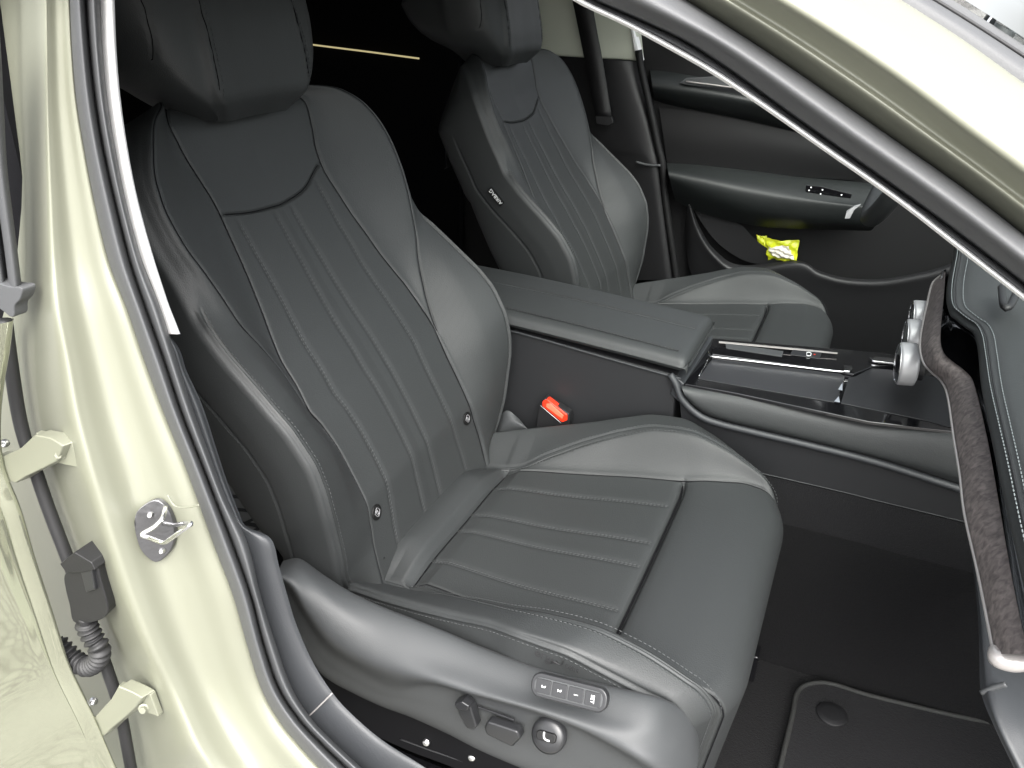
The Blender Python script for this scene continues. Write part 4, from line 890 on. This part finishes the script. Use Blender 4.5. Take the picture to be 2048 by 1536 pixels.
crumple([(1512,470),(1533,473),(1536,500),(1520,505)],FD-.006,.0012,2,'bag_corner',M['bag'],pb)
crumple([(1530,478),(1598,482),(1594,522),(1536,520)],FD-.010,.002,1,'bag_sheet',M['bag'],pb)
crumple([(1536,494),(1578,492),(1588,520),(1544,512)],FD-.018,.0018,3,'bag_print',M['bag_white'],pb)
# far pillar
fp=thing('far_pillar','far side door pillar, pale fabric above dark plastic, with the seat belt','pillar',(-.6,1.15,.1))
prism('pillar_upper',Fq([(1040,-60),(1100,-60),(1262,30),(1270,55),(1277,122),(1188,117),(1108,112),(1060,90)],FD-.02),(0,.05,0),M['beige_trim'],fp,bevel=.006)
prism('pillar_edge',Fq([(1258,40),(1266,56),(1282,122),(1277,124),(1268,100)],FD-.026),(0,.03,0),M['white_trim'],fp,bevel=.002)
loft('pillar_lower',[Fq([(1090,110),(1110,200),(1140,300),(1180,420),(1220,560)],FD+.02),Fq([(1188,117),(1200,180),(1222,240),(1250,300),(1272,325),(1290,420),(1310,560)],FD-.03),Fq([(1240,121),(1262,180),(1284,240),(1300,300),(1310,330),(1322,420),(1340,560)],FD-.035),Fq([(1277,123),(1294,200),(1310,270),(1320,310),(1321,331),(1332,420),(1350,560)],FD-.015)],M['door_bin'],fp,sub=6,nrow=50)
tube('pillar_joint',Fq([(1272,324),(1296,330),(1321,331)],FD-.04),.003,M['plastic_side'],fp,n=12)
loft('belt_webbing',[Fq([(1132,-40),(1145,0),(1158,60),(1174,140),(1192,236)],FD-.045),Fq([(1178,-40),(1184,0),(1194,60),(1209,140),(1224,236)],FD-.050)],M['plastic_dark'],fp,nrow=20,thick=.002)
prism('belt_guide',Fq([(1190,232),(1224,234),(1226,246),(1218,252),(1192,248)],FD-.052),(0,.012,0),M['plastic_dark'],fp,bevel=.002)
# rear door card beyond, with its thin trim strip, glint put in as a faint glow
rf=thing('far_rear_door','dark far rear door panel with a thin bright trim strip, seen between the headrests','car door',(-1.6,1.15,.1))
box('door_card',(-2.28,1.17,-.05),(-1.0,1.22,1.14),M['dark_void'],rf);box('pillar_gap_blackout',(-1.0,1.215,.5),(-.60,1.24,1.14),M['dark_void'],rf)  # second box: black filler added to close the bright gap behind the pillar
tube('trim_strip',[U((600,86),'y',1.16),U((645,92),'y',1.16),U((740,104),'y',1.16),U((838,117),'y',1.16)],.0022,M['strip_glint'],rf,n=30,seg=6)
box('outer_skin',(-1.0,1.241,-.1),(.6,1.27,.84),M['paint'],fd)
